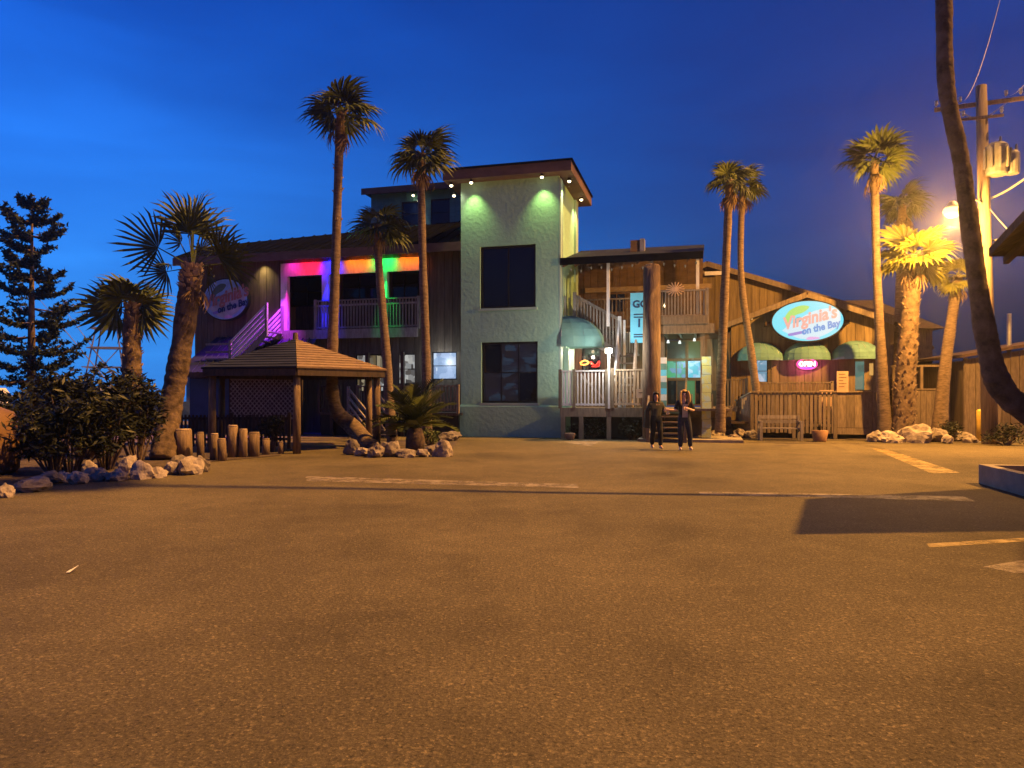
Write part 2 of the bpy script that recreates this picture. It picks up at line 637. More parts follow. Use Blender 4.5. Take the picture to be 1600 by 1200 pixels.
# concrete walk in front of the decks
o = MB().box(3.0, 6.4, -1.6, 1.2, -.05, .09).build('walkway', M['concrete'])
o.location, o.rotation_euler = OB, (0, 0, -TH)
tag(o, 'pale concrete walk at the restaurant entrance', kind='structure')

# ------------------------------------------------------------------ building kit (in the building frame: u right, v back, z up)
def frame_empty(name, label, cat, group=None):
    return empty(name, OB, -TH, label, cat, group)


def board_wall(parent, u0, u1, v, z0, z1, openings, m, bw_=.3, t=.03, back=.12, name='wall', board='board', mback=None):
    """a wall facing -v with vertical boards; z1 may be a function of u; openings are (u0,u1,z0,z1)"""
    top = z1 if callable(z1) else (lambda u: z1)
    us = sorted({u0, u1, *[a for o in openings for a in o[:2] if u0 < a < u1]})
    if callable(z1):
        n = 8
        us = sorted(set(us) | {u0 + (u1 - u0) * i / n for i in range(n + 1)})
    mb = MB()
    for a, b in zip(us, us[1:]):
        mid = (a + b) / 2
        zs = sorted([(o[2], o[3]) for o in openings if o[0] < mid < o[1]])
        lo = z0
        for c, d in zs:
            if c > lo:
                mb.box(a, b, v, v + back, lo, c)
            lo = max(lo, d)
        ta, tb = top(a), top(b)
        if min(ta, tb) > lo:
            mb.hexa([(a, v, lo), (b, v, lo), (b, v + back, lo), (a, v + back, lo), (a, v, ta), (b, v, tb), (b, v + back, tb), (a, v + back, ta)])
    wall = mb.build(name, mback or m, parent)
    n = max(1, round((u1 - u0) / bw_))
    for i in range(n):
        a = u0 + (u1 - u0) * i / n + .008
        b = u0 + (u1 - u0) * (i + 1) / n - .008
        mid = (a + b) / 2
        zs = sorted([(o[2], o[3]) for o in openings if o[0] < mid < o[1]])
        segs, lo = [], z0
        for c, d in zs:
            if c > lo + .03: segs.append((lo, c, False))
            lo = max(lo, d)
        segs.append((lo, None, True))
        for c, d, open_top in segs:
            ta, tb = (top(a) - .01, top(b) - .01) if open_top else (d, d)
            if min(ta, tb) - c < .04: continue
            k = t * random.uniform(.7, 1.2)
            MB().hexa([(a, v - k, c), (b, v - k, c), (b, v - .001, c), (a, v - .001, c), (a, v - k, ta), (b, v - k, tb), (b, v - .001, tb), (a, v - .001, ta)]).build(board, m, wall)
    return wall


def window(parent, u0, u1, z0, z1, v, mf, mp, nu=2, nz=2, fw=.07, name='window', d=.1, panes=None):
    """frame with mullions and one pane for each light, standing in an opening whose face is at v"""
    mb = MB()
    mb.box(u0, u0 + fw, v, v + d, z0, z1).box(u1 - fw, u1, v, v + d, z0, z1)
    mb.box(u0 + fw, u1 - fw, v, v + d, z0, z0 + fw).box(u0 + fw, u1 - fw, v, v + d, z1 - fw, z1)
    iu0, iu1, iz0, iz1 = u0 + fw, u1 - fw, z0 + fw, z1 - fw
    for i in range(1, nu):
        c = iu0 + (iu1 - iu0) * i / nu
        mb.box(c - fw * .3, c + fw * .3, v + .02, v + d - .02, iz0, iz1)
    for k in range(1, nz):
        c = iz0 + (iz1 - iz0) * k / nz
        mb.box(iu0, iu1, v + .022, v + d - .022, c - fw * .3, c + fw * .3)
    f = mb.build(name, mf, parent)
    q = 0
    for i in range(nu):
        for k in range(nz):
            a = iu0 + (iu1 - iu0) * i / nu
            b = iu0 + (iu1 - iu0) * (i + 1) / nu
            c = iz0 + (iz1 - iz0) * k / nz
            e = iz0 + (iz1 - iz0) * (k + 1) / nz
            slab('pane', panes[q % len(panes)] if panes else mp, f, a, b, v + .045, v + .055, c, e)
            q += 1
    return f


def railing(parent, p, q, h, n, m, mpost=None, post=(1, 1), low=.12, bw_=.045, rails=1, skip=()):
    """posts, rails and balusters between two floor points"""
    p, q = Vector(p), Vector(q)
    up = Vector((0, 0, 1))
    piece('top_rail', m, parent, p + up * h, q + up * h, .11, .05)
    piece('bottom_rail', m, parent, p + up * low, q + up * low, .05, .07)
    if rails > 1:
        piece('middle_rail', m, parent, p + up * (h - .2), q + up * (h - .2), .045, .08)
    for i in range(1, n):
        if i in skip: continue
        b = p.lerp(q, i / n)
        piece('baluster', m, parent, b + up * (low - .05), b + up * (h - .02), bw_)
    if post[0]: piece('post', mpost or m, parent, p - up * .02, p + up * (h + .06), .11)
    if post[1]: piece('post', mpost or m, parent, q - up * .02, q + up * (h + .06), .11)


def stair(parent, p, q, width_dir, width, n, m, tread=.28):
    """treads climbing from p to q (both are nosing points on one side), width along width_dir"""
    p, q, wd = Vector(p), Vector(q), Vector(width_dir).normalized() * width
    run = Vector((q.x - p.x, q.y - p.y, 0)).normalized()
    for i in range(n):
        c = p.lerp(q, (i + .5) / n)
        piece('tread', m, parent, c, c + wd, tread, .045)
    for s in (0, 1):
        piece('stringer', m, parent, p + wd * s - Vector((0, 0, .12)), q + wd * s - Vector((0, 0, .12)), .05, .24)


BULB = em('warm_bulb', (255, 232, 180), 16)
WARM = (1.0, .72, .36)


def wall_lamp(parent, u, v, z, power, color=WARM, cone=95, d=(0, .25, -1)):
    """small floodlight under the eaves"""
    f = MB().tube([(u, v, z + .1), (u, v, z)], [.05, .075], 8).build('floodlight', M['black'], parent)
    MB().tube([(u, v - .01, z - .004), (u, v - .01, z - .05)], [.06, .045], 8).build('bulb', BULB, f)
    spot('floodlight_beam', parent, (u, v, z - .07), d, color, power, cone, 1.0, .05)


# ------------------------------------------------------------------ left wing of the restaurant
lw = frame_empty('restaurant_wing', 'weathered wooden restaurant wing with rainbow lit porch left of the tower', 'building')
VW = 1.2
uL, uR = bu(305, VW), -3.9
uP0, uP1 = bu(441, VW), bu(657, VW)
FLOOR2 = 4.26
EAVE = 7.40
gw = [(bu(675, VW), bu(714, VW), 2.18, 3.3), (bu(620, VW), bu(651, VW), 2.0, 3.25), (bu(556, VW), bu(604, VW), 1.7, 3.25)]
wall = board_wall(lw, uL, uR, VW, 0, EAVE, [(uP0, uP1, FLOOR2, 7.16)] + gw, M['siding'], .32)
MB().box(uL - .001, uL + .12, VW + .121, VW + 9, 0, EAVE - .05).build('side_wall', M['siding'], lw)
# lit ground floor windows
room1 = em_noise('cool_lit_room', [(130, 160, 200), (165, 190, 228), (110, 132, 170), (215, 232, 252), (150, 178, 215)], 3.2, 1.0)
room2 = em_noise('dim_lit_room', [(70, 66, 62), (175, 178, 178), (120, 118, 115), (205, 205, 200), (85, 80, 75)], 4.5, .95)
room3 = em_noise('warm_lit_room', [(35, 28, 18), (70, 58, 40), (165, 145, 100), (45, 38, 26), (200, 185, 150)], 5, .5, (1.5, 1.5, .5))
window(lw, *gw[0], VW + .02, M['black'], room1, 1, 2, .05)
window(lw, *gw[1], VW + .02, M['black'], room2, 1, 2, .05)
window(lw, *gw[2], VW + .02, M['black'], room3, 3, 2, .05, panes=[room3, room2, room3])
point('room_light', lw, (gw[0][0] + .5, VW - .5, 2.9), (.75, .85, 1), 10)
# recessed porch: floor, back wall with windows, ceiling, white beam and posts
MB().box(uP0, uP1, VW - .25, 3.2, FLOOR2 - .3, FLOOR2).build('porch_floor', M['darkwood'], lw)
MB().box(uP0, uP1, 1.5, 3.2, 7.17, 7.25).build('porch_ceiling', M['darkwood'], lw)
pw = [bp(455, 435, 3.1), bp(505, 478, 3.1), bp(533, 428, 3.1), bp(590, 470, 3.1), bp(609, 421, 3.1), bp(655, 468, 3.1)]
ops = [(pw[i][0], pw[i + 1][0], pw[i + 1][1], pw[i][1]) for i in (0, 2, 4)]
board_wall(lw, uP0 - .5, uP1 + .3, 3.1, FLOOR2, 7.2, ops, M['siding'], .34, name='porch_wall')
for o_ in ops:
    window(lw, *o_, 3.08, M['black'], M['glassblue'], 2, 2, .06)
slab('beam', M['whitewood'], lw, uP0, uP1, VW - .13, VW - .03, 6.58, 7.13)
for x in (447, 511, 602):
    u = bu(x, VW)
    slab('porch_post', M['whitewood'], lw, u - .15, u + .15, VW - .17, VW + .05, FLOOR2, 6.577)
railing(lw, (bu(497, VW), VW - .2, FLOOR2), (uP1, VW - .2, FLOOR2), 1.22, 34, M['greywood'], rails=2, low=.1)
slab('rim_board', M['greywood'], lw, uP0, uP1, VW - .30, VW - .252, FLOOR2 - .36, FLOOR2 + .02)
# colour floodlights washing the beam and posts
MAG, RED, BLU, ORA, GRN = (1, .01, .55), (1, .0, .04), (.006, .006, 1), (1, .17, .0), (.0, 1, .10)
for x, c, p, wash in ((448, MAG, 4, 170), (464, RED, 6, 0), (481, RED, 9, 0), (509, BLU, 40, 420), (541, ORA, 6, 0), (561, ORA, 6, 0), (580, GRN, 4, 0), (600, GRN, 10, 170), (626, ORA, 6, 0), (645, ORA, 5, 0)):
    u = bu(x, VW - .6)
    s_ = tuple(int(255 * min(1, (k * .9 + .1)) ** .45) for k in c)
    f = MB().box(u - .06, u + .06, VW - .70, VW - .62, 7.16, 7.24).build('colour_floodlight', M['black'], lw)
    MB().box(u - .045, u + .045, VW - .622, VW - .612, 7.17, 7.23).build('lens', em('led_%d' % x, s_, 3), f)
    spot('colour_beam', lw, (u, VW - .60, 7.1), (0, 1, -.45), c, p, 112, 1.0)
    if wash:
        spot('colour_wash', lw, (u, VW - .58, 7.05), (0, .21, -1), c, wash, 34, .8)
spot('purple_wash', lw, (bu(452, VW - .6), VW - .7, 6.6), (-.35, -.22, -1), (.42, .03, 1), 700, 80, .8)
# eave lamps
wall_lamp(lw, bu(408, VW - .3), VW - .35, bp(408, 404, VW - .3)[1], 40, (1, .75, .3), 100)
wall_lamp(lw, bu(686, VW - .3), VW - .35, bp(686, 380, VW - .3)[1], 55, (1, .72, .36), 70)
# roof: sloping sheet with standing seams, fascia, soffit
ez = lambda v: EAVE + .02 + .43 * (v - .5)
ru0, ru1 = uL - .55, uR - .02
rtop = lambda u: 2.6 + (u - ru0) / (ru1 - ru0) * 2.55
rf = MB()
a, b, c, d = (ru0, .5, ez(.5)), (ru1, .5, ez(.5)), (ru1, rtop(ru1), ez(rtop(ru1))), (ru0, rtop(ru0), ez(rtop(ru0)))
rf.prism([a, b, c, d], (0, 0, .09))
rf.face([(d[0], d[1], d[2] + .05), (c[0], c[1], c[2] + .05), (c[0], 11, 7.0), (d[0], 11, 6.6)])
roof = rf.build('roof', M['roofdark'], lw)
for i in range(27):
    u = ru0 + .05 + (ru1 - ru0 - .1) * i / 26
    v2 = rtop(u) - .03
    piece('seam', M['roofdark'], roof, (u, .48, ez(.48) + .11), (u, v2, ez(v2) + .11), .03, .05)
slab('fascia', M['fascia'], lw, ru0, ru1, .44, .497, EAVE - .24, EAVE + .1)
slab('soffit', M['rafter'], lw, ru0, ru1, .5, VW - .04, EAVE - .1, EAVE - .06)
# clerestory storey above
uc0 = bu(580, 5.2)
cw = [bp(672, 312, 5.2), bp(706, 352, 5.2), bp(628, 316, 5.2), bp(656, 352, 5.2)]
cops = [(cw[0][0], cw[1][0], cw[1][1], cw[0][1]), (cw[2][0], cw[3][0], cw[3][1], cw[2][1])]
board_wall(lw, uc0, -2.2, 5.2, 8.7, 11.0, cops, M['teal'], .3, name='clerestory_wall')
for o_ in cops:
    window(lw, *o_, 5.19, M['black'], M['glassblue'], 1, 2, .05)
MB().box(uc0 + .001, uc0 + .1, 5.33, 9, 8.6, 10.9).build('clerestory_side', M['teal'], lw)
cr_ = MB().box(uc0 - .25, -2.2, 4.7, 9.5, 10.98, 11.12).build('clerestory_roof', M['roofdark'], lw)
slab('fascia', M['fascia'], cr_, uc0 - .25, -2.2, 4.66, 4.698, 10.86, 11.15)
slab('vent_box', M['steel'], lw, bu(606, 4.4), bu(622, 4.4), 4.4, 4.8, 8.9, 9.7)
wall_lamp(lw, bu(645, 4.9), 4.95, 10.75, 10, (.9, .9, .9), 70)
wall_lamp(lw, bu(654, 4.9), 4.95, 10.45, 6, (.9, .9, .9), 70)

# lower lean-to with the blue-grey roof, tarp and lattice
lt = frame_empty('lean_to_shed', 'low lean-to with blue-grey metal roof, tarp and lattice under the oval sign', 'shed')
ul0, ul1 = bu(288, -.3), bu(470, -.3)
sk = MB().prism([(ul0, -.9, 2.42), (ul1, -.9, 2.42), (ul1, VW - .06, 4.02), (ul0 + .5, VW - .06, 4.02)], (0, 0, .07)).build('roof', M['roofblue'], lt)
for i in range(1, 16):
    u = ul0 + .5 + (ul1 - ul0 - .5) * i / 16
    piece('seam', M['roofblue'], sk, (u, -.9, 2.51), (u, VW - .08, 4.11), .03, .04)
slab('fascia', M['darkwood'], lt, ul0, ul1, -.95, -.905, 2.3, 2.5)
ut = bu(357, -.3)
MB().box(ul0 + .2, ul1, -.22, -.12, 0, 2.4).build('wall', M['darkwood'], lt)
MB().box(ul0 + .25, ut, -.28, -.25, .55, 2.25).build('tarp', M['tarp'], lt)
lat = MB().box(ut + .05, ul1 - .2, -.245, -.235, .6, .66).box(ut + .05, ul1 - .2, -.245, -.235, 2.2, 2.26).build('lattice', M['greywood'], lt)
n = 15
for i in range(-n // 2 + 1, n + 1):
    for sgn, dv in ((1, -.262), (-1, -.274)):
        x0 = ut + .1 + (ul1 - ut - .3) * i / n
        x1 = x0 + 1.6
        z0, z1 = .64, 2.22
        if sgn < 0: z0, z1 = z1, z0
        lo, hi = ut + .06, ul1 - .22
        t0 = max(0, (lo - x0) / 1.6)
        t1 = min(1, (hi - x0) / 1.6)
        if t1 - t0 < .08: continue
        piece('lattice_slat', M['greywood'], lat, (x0 + 1.6 * t0, dv, z0 + (z1 - z0) * t0), (x0 + 1.6 * t1, dv, z0 + (z1 - z0) * t1), .01, .04)
slab('roof_lamp', M['paper'], lt, bu(367, -.5), bu(380, -.5), -.62, -.5, 2.98, 3.12)

# stair from the porch down to the left, rails catching the purple light
ps = frame_empty('porch_stair', 'wooden stair with slanting rails lit purple beside the porch', 'stair')
sp0, sp1 = Vector((-13.75, -.15, 2.75)), Vector((-12.05, -.15, FLOOR2))
stair(ps, sp0, sp1, (0, 1, 0), 1.05, 8, M['greywood'])
for dv in (-.05, 1.1):
    A, B = sp0 + Vector((0, dv, 0)), sp1 + Vector((0, dv, 0))
    for h in (.16, .36, .56, .76, .98):
        piece('rail', M['whitewood'], ps, A + Vector((0, 0, h)), B + Vector((0, 0, h)), .05, .09)
    for P_ in (A, B):
        piece('post', M['greywood'], ps, P_ - Vector((0, 0, .3)), P_ + Vector((0, 0, 1.06)), .1)
slab('landing', M['greywood'], ps, -14.9, -13.7, -.25, 1.05, 2.62, 2.7)
for u in (-14.8, -13.8):
    piece('landing_post', M['darkwood'], ps, (u, -.2, 0), (u, -.2, 2.62), .12)
for h in (.35, .65, .98):
    piece('rail', M['greywood'], ps, (-14.9, -.22, 2.7 + h), (-13.75, -.22, 2.7 + h), .05, .08)

# ground floor deck with railing and a short stair down to the garden
gd = frame_empty('garden_deck', 'low dark deck with picket railing and short stair behind the leaning palm', 'deck')
g0, g1 = bu(500, -.6), bu(716, -.6)
slab('floor', M['darkwood'], gd, g0, g1, -.7, 1.1, .8, .9)
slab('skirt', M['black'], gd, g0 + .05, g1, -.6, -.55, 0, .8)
railing(gd, (bu(560, -.6), -.65, .9), (g1, -.65, .9), 1.0, 30, M['deckwood'])
railing(gd, (g0, -.65, .9), (bu(532, -.6), -.65, .9), 1.0, 8, M['darkwood'])
for i in range(3):
    u = bu(520 + 55 * i, -.6)
    piece('post', M['darkwood'], gd, (u, -.66, 0), (u, -.66, 3.2), .13)
A, B = Vector((bu(538, -1.2), -.75, .9)), Vector((bu(582, -1.6), -1.9, .02))
stair(gd, B, A, (1, .0, 0), .9, 5, M['greywood'])
for du in (-.06, .96):
    for h in (.3, .6, .92):
        piece('stair_rail', M['greywood'], gd, A + Vector((du, 0, h)), B + Vector((du, 0, h)), .05, .08)
    for P_ in (A, B):
        piece('post', M['greywood'], gd, P_ + Vector((du, 0, -.02)), P_ + Vector((du, 0, 1.0)), .1)

# ------------------------------------------------------------------ lift tower
tw = frame_empty('stair_tower', 'tall mint green stucco tower with two dark windows', 'tower')
TU0, TD, TZ = -3.79, 3.6, 9.62
wins = [(bu(750, 0), bu(837, 0), 4.82, 7.16), (bu(752, 0), bu(840, 0), 1.27, 3.55)]


def wall_with_holes(name, u0, u1, v, t, z0, z1, holes, m, parent):
    mb = MB()
    us = sorted({u0, u1, *[h[0] for h in holes], *[h[1] for h in holes]})
    for a, b in zip(us, us[1:]):
        lo = z0
        for h in sorted(holes, key=lambda h: h[2]):
            if h[0] < (a + b) / 2 < h[1]:
                mb.box(a, b, v, v + t, lo, h[2])
                lo = h[3]
        mb.box(a, b, v, v + t, lo, z1)
    return mb.build(name, m, parent)


wall_with_holes('front_wall', TU0, 0, 0, .25, 0, TZ, wins, M['stucco'], tw)
MB().box(-.25, -.002, .252, TD, 0, TZ).build('side_wall', M['stucco'], tw)
MB().box(TU0 + .002, TU0 + .25, .252, TD, 0, TZ).build('side_wall', M['stucco'], tw)
MB().box(TU0, 0, TD + .002, TD + .2, 0, TZ).build('back_wall', M['stucco'], tw)
pl = MB().box(TU0 - .02, .10, -.08, -.003, 0, 1.13).box(.003, .10, -.003, TD, 0, 1.13)
pl.hexa([(TU0 - .02, -.08, 1.13), (.10, -.08, 1.13), (.10, -.003, 1.13), (TU0 - .02, -.003, 1.13), (TU0 - .02, -.03, 1.2), (.06, -.03, 1.2), (.06, -.003, 1.2), (TU0 - .02, -.003, 1.2)])
pl.build('plinth', M['stucco'], tw)
for i, h in enumerate(wins):
    reflect_pane = em_noise('painted_pane_reflection', [(7, 9, 16), (12, 17, 34), (9, 12, 24), (26, 46, 64), (10, 13, 22)], 2.6, .9, (1, 1, 2.2)) if i else None  # dim blue glow painted into the lower panes as reflections
    window(tw, *h, .1, M['black'], M['glassblue'], 2 if i == 0 else 3, 1 if i == 0 else 2, .08, panes=[reflect_pane, M['glass'], reflect_pane, reflect_pane, M['glassblue'], reflect_pane] if i else None)
    slab('sill', M['mint'], tw, h[0] - .06, h[1] + .06, -.06, .12, h[2] - .09, h[2] - .002)
# corner pilasters on the lit side and the dark pipe
slab('corner_trim', M['mint'], tw, .001, .07, -.005, .42, 1.2, TZ - .1)
slab('corner_trim', M['mint'], tw, .001, .09, TD - .5, TD, 1.2, TZ - .1)
piece('downpipe', M['steel'], tw, (.06, .9, 1.2), (.06, .9, 5.3), .07)
# roof with thick fascia, rising slightly to the back left
rm = MB()
o0, o1, f0, f1 = TU0 - .55, .55, -.5, TD + .6
rm.hexa([(o0, f0, 9.62), (o1, f0, 9.62), (o1, f1, 9.5), (o0, f1, 9.5), (o0, f0, 9.98), (o1, f0, 9.98), (o1, f1, 9.86), (o0, f1, 9.86)])
tr = rm.build('roof', M['fascia'], tw)
MB().hexa([(o0 - .05, f0 - .05, 9.982), (o1 + .05, f0 - .05, 9.982), (o1 + .05, f1 + .05, 9.862), (o0 - .05, f1 + .05, 9.862), (o0 - .05, f0 - .05, 10.05), (o1 + .05, f0 - .05, 10.05), (o1 + .05, f1 + .05, 9.93), (o0 - .05, f1 + .05, 9.93)]).build('roof_sheet', M['roofdark'], tr)
# soffit floodlights
GREEN = (.78, 1, .30)
for u, p in ((-3.25, 34), (-.55, 34)):
    wall_lamp(tw, u, -.38, 9.5, p, GREEN, 84, (0, .24, -1))
for u, v, z in ((-4.1, -.2, 9.5), (-4.1, .1, 9.2)):
    wall_lamp(tw, u, v, z, 14, (1, .85, .55), 90, (.4, .3, -1))
for v in (.25, 2.9):
    wall_lamp(tw, .34, v, 9.46, 48, (1, .95, .35), 70, (-.3, 0, -1))
wall_lamp(tw, -4.15, 2.4, 9.3, 50, (.3, 1, .62), 80, (-.25, .9, -1))

# quarter-dome awnings
def dome_awning(name, loc, rz, w_, d_, h_, label, group=None):
    root = empty(name, loc, rz, label, 'awning', group)
    n, k = 10, 6
    rows = []
    mb = MB()
    for i in range(n + 1):
        a = math.pi * i / n
        row = []
        for j in range(k + 1):
            e = math.pi / 2 * j / k
            row.append((-w_ * math.cos(a) * math.cos(e), -d_ * math.sin(a) * math.cos(e), h_ * math.sin(e)))
        rows.append(row)
    for i in range(n):
        for j in range(k):
            mb.face([rows[i][j], rows[i + 1][j], rows[i + 1][j + 1], rows[i][j + 1]])
    o = mb.build('canopy', M['canvas'], root)
    md = o.modifiers.new('thick', 'SOLIDIFY')
    md.thickness = .012
    for i in (0, 2, 4, 5, 6, 8, 10):
        MB().tube([Vector(p) * .985 for p in rows[i]], .014, 5).build('rib', M['steel'], root)
    val = MB()
    for i in range(n):
        p, q = rows[i][0], rows[i + 1][0]
        val.face([(p[0], p[1], -.09), (q[0], q[1], -.09), q, p])
    o = val.build('valance', M['canvas'], root)
    o.modifiers.new('thick', 'SOLIDIFY').thickness = .012
    return root


dome_awning('dome_awning', bw(.1, .50, 3.42), -TH + R(90), .62, 1.5, 1.1, 'large mint dome awning over the door on the tower side')
# side door under it
sd = frame_empty('side_door', 'pale lit doorway under the dome awning beside the tower', 'door')
slab('door_leaf', M['whitewood'], sd, .02, .10, 1.0, 1.95, 1.15, 3.25)
slab('jamb', M['mint'], sd, .02, .2, .86, .98, 1.15, 3.36)
slab('jamb', M['mint'], sd, .02, .2, 1.97, 2.09, 1.15, 3.36)
slab('handle', M['steel'], sd, .10, .16, 1.08, 1.13, 2.05, 2.25)
f = MB().tube([(.5, 1.4, 3.5), (.5, 1.4, 3.38)], [.05, .07], 8).build('ceiling_bulb', BULB, sd)
point('door_light', sd, (.5, 1.35, 3.2), (1, .85, .6), 16)

# ------------------------------------------------------------------ covered upper deck between tower and annex
ud = frame_empty('upper_deck', 'covered wooden upper deck with pale picket railing right of the tower', 'deck')
DZ, DV = 4.08, .5
ue = bu(1112, DV)
slab('floor', M['darkwood'], ud, 2.75, ue - .05, DV + .1, 4.2, DZ - .1, DZ)
slab('floor', M['darkwood'], ud, .12, 2.745, 2.0, 4.2, DZ - .1, DZ)
slab('floor', M['darkwood'], ud, .12, .5, .95, 1.995, DZ - .1, DZ)
for i in range(9):
    u = .4 + i * .55
    slab('joist', M['darkwood'], ud, u, u + .07, DV + .1 if u > 2.75 else 2.0, 4.2, DZ - .3, DZ - .102)
slab('rim_beam', M['deckwood'], ud, bu(1030, DV), ue + .1, DV - .02, DV + .08, DZ - .32, DZ + .02)
slab('rim_beam', M['deckwood'], ud, 2.75, bu(1030, DV) - .01, DV + .02, DV + .09, DZ - .32, DZ)
slab('fascia_board', M['deckwood'], ud, bu(1028, DV), bu(1106, DV), DV - .07, DV - .022, DZ + .02, DZ + .32)
railing(ud, (bu(1030, DV), DV, DZ + .02), (bu(1105, DV), DV, DZ + .02), 1.2, 15, M['greywood'], low=.3)
railing(ud, (2.8, DV, DZ), (bu(1022, DV), DV, DZ), 1.2, 6, M['deckwood'])
railing(ud, (2.8, DV + .1, DZ), (2.8, 2.0, DZ), 1.2, 9, M['deckwood'], post=(0, 1))
railing(ud, (.55, 2.02, DZ), (2.7, 2.02, DZ), 1.2, 15, M['deckwood'])
railing(ud, (bu(1105, DV), DV + .1, DZ), (bu(1105, DV), 4.1, DZ), 1.2, 20, M['greywood'], post=(0, 1))
for x in (950, 1018, 1090):
    u = bu(x, DV)
    piece('post', M['whitewood'] if x != 1018 else M['greywood'], ud, (u, DV + .08, DZ + .01), (u, DV + .08, 6.45), .11)
for u in (bu(1034, DV), bu(1098, DV)):
    piece('support_post', M['deckwood'], ud, (u, DV + .15, .05), (u, DV + .15, DZ - .33), .16)
# back wall upstairs: warm wood with dark openings
bops = [(1.2, 2.0, DZ + .9, DZ + 1.75), (2.7, 3.7, DZ + .9, DZ + 1.75)]
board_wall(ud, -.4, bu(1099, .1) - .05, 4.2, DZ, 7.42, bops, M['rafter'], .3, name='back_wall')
for o_ in bops:
    window(ud, *o_, 4.19, M['rafter'], M['glass'], 2, 1, .06)
piece('ledger', M['tanwood'], ud, (.3, 4.1, 5.95), (ue, 4.1, 5.95), .08, .2)
# shed roof with rafters and small unlit bulbs
ra0, ra1 = .05, bu(1099, .1)
rs = lambda v: 6.42 + .27 * (v - .1)
rp = MB().prism([(ra0, .0, rs(0)), (ra1, .0, rs(0)), (ra1, 4.5, rs(4.5)), (ra0, 4.5, rs(4.5))], (0, 0, .1)).build('roof', M['roofblue'], ud)
slab('fascia', M['roofdark'], ud, ra0, ra1, -.05, -.003, 6.32, 6.58)
for i in range(12):
    u = ra0 + .1 + (ra1 - ra0 - .2) * i / 11
    piece('rafter', M['rafter'], ud, (u, .02, rs(.02) - .08), (u, 4.2, rs(4.2) - .08), .06, .15)
for i in range(13):
    u = ra0 + .35 + (ra1 - ra0 - .6) * i / 12
    z = 6.16 - .06 * math.sin(i * 1.9)
    b = MB().tube([(u, .3, z + .08), (u, .3, z + .04), (u, .3, z - .03)], [.012, .035, .012], 6)
    b.build('string_bulb', em('dim_bulb_%d' % i, (120, 105, 85), .6) if i == 0 else bpy.data.materials['dim_bulb_0'], ud)
slab('roof_vent', M['fascia'], rp, bu(985, 2.5), bu(1003, 2.5), 2.5, 2.9, 7.05, 7.62)
slab('vent_cap', M['steel'], rp, bu(1000, 2.5), bu(1007, 2.5), 2.45, 2.9, 7.05, 7.66)
# hanging lamp behind the log
wall_lamp(ud, bu(1025, 1.2), 1.2, bp(1025, 444, 1.2)[1], 60, (1, .72, .35), 150, (.15, .5, -1))
point('deck_glow', ud, (bu(1055, 2.4), 2.4, DZ + 1.25), (1, .55, .15), 16)
fl = MB()
for i in range(16):
    a = 2 * math.pi * i / 16
    c = Vector((bu(1055, .42), .40, bp(1055, 452, .42)[1]))
    fl.bar(c, c + Vector((math.cos(a) * .33, .02, math.sin(a) * .26)), .03)
o = fl.build('star_ornament', M['tan'])
o.location, o.rotation_euler = OB, (0, 0, -TH)
tag(o, 'straw starburst ornament on the upper deck rail', 'ornament')

# stair from the upper deck: flight to the right, then steps towards the lot
us_ = frame_empty('deck_stair', 'pale wooden stair with picket rails descending from the upper deck', 'stair')
SV, LF_ = 1.9, 1.1
A, B = Vector((.42, SV, DZ)), Vector((2.1, SV, DZ - .95))
stair(us_, B, A, (0, -1, 0), .92, 6, M['greywood'])
for dv in (-.03, -.95):
    n = 14
    piece('hand_rail', M['greywood'], us_, A + Vector((0, dv, 1.25)), B + Vector((0, dv, 1.25)), .09, .09)
    piece('bottom_rail', M['greywood'], us_, A + Vector((0, dv, .05)), B + Vector((0, dv, .05)), .05, .12)
    for i in range(n + 1):
        c = A.lerp(B, i / n) + Vector((0, dv, 0))
        piece('baluster', M['greywood'], us_, c + Vector((0, 0, .05)), c + Vector((0, 0, 1.22)), .05)
    piece('post', M['greywood'], us_, A + Vector((0, dv, -.2)), A + Vector((0, dv, 1.36)), .13)
LZ = DZ - .95
slab('landing', M['greywood'], us_, 2.1, 2.74, .92, 1.9, LZ - .08, LZ)
piece('post', M['whitewood'], us_, (2.12, .86, LF_ - .01), (2.12, .86, LZ + 1.35), .13)
piece('post', M['whitewood'], us_, (2.3, .80, LF_ - .01), (2.3, .80, LZ + 1.2), .08)
stair(us_, (2.14, -.45, 1.25), (2.14, .9, LZ), (1, 0, 0), .58, 7, M['greywood'])
for du in (2.1, 2.76):
    piece('hand_rail', M['whitewood'] if du < 2.5 else M['greywood'], us_, (du, .86, LZ + 1.2), (du, -.45, 2.25), .07, .09)
    for i in range(7):
        c = Vector((du, .86, LZ)).lerp(Vector((du, -.45, 1.2)), (i + .5) / 7)
        piece('baluster', M['whitewood'] if du < 2.5 else M['greywood'], us_, c, c + Vector((0, 0, 1.12)), .045)
for i in range(6):
    piece('skirt_slat', M['whitewood'], us_, (2.18 + i * .1, 1.86, LZ + .02), (2.18 + i * .1, 1.86, LZ + .85), .05)
piece('lamp_post', M['whitewood'], us_, (1.96, -.93, LF_ - .01), (1.96, -.93, 3.2), .07)
f = MB().box(1.84, 2.08, -1.05, -.97, 3.02, 3.18).build('stair_lamp', em('stair_lamp_white', (255, 244, 220), 10), us_)
point('stair_light', us_, (1.96, -1.35, 3.1), (.95, .92, .85), 50)

# thick timber piling in front of the deck
pg = frame_empty('timber_piling', 'thick round timber piling rising past the upper deck', 'piling')
u = bu(1018, -1.25)
MB().tube([(u, -1.25, 0), (u, -1.25, 3), (u + .01, -1.25, 5.9)], [.31, .30, .28], 14).build('log', M['log'], pg, True)
MB().tube([(u + .01, -1.25, 5.9), (u + .01, -1.25, 5.97)], [.28, .23], 14).build('log_top', M['log'], pg, True)

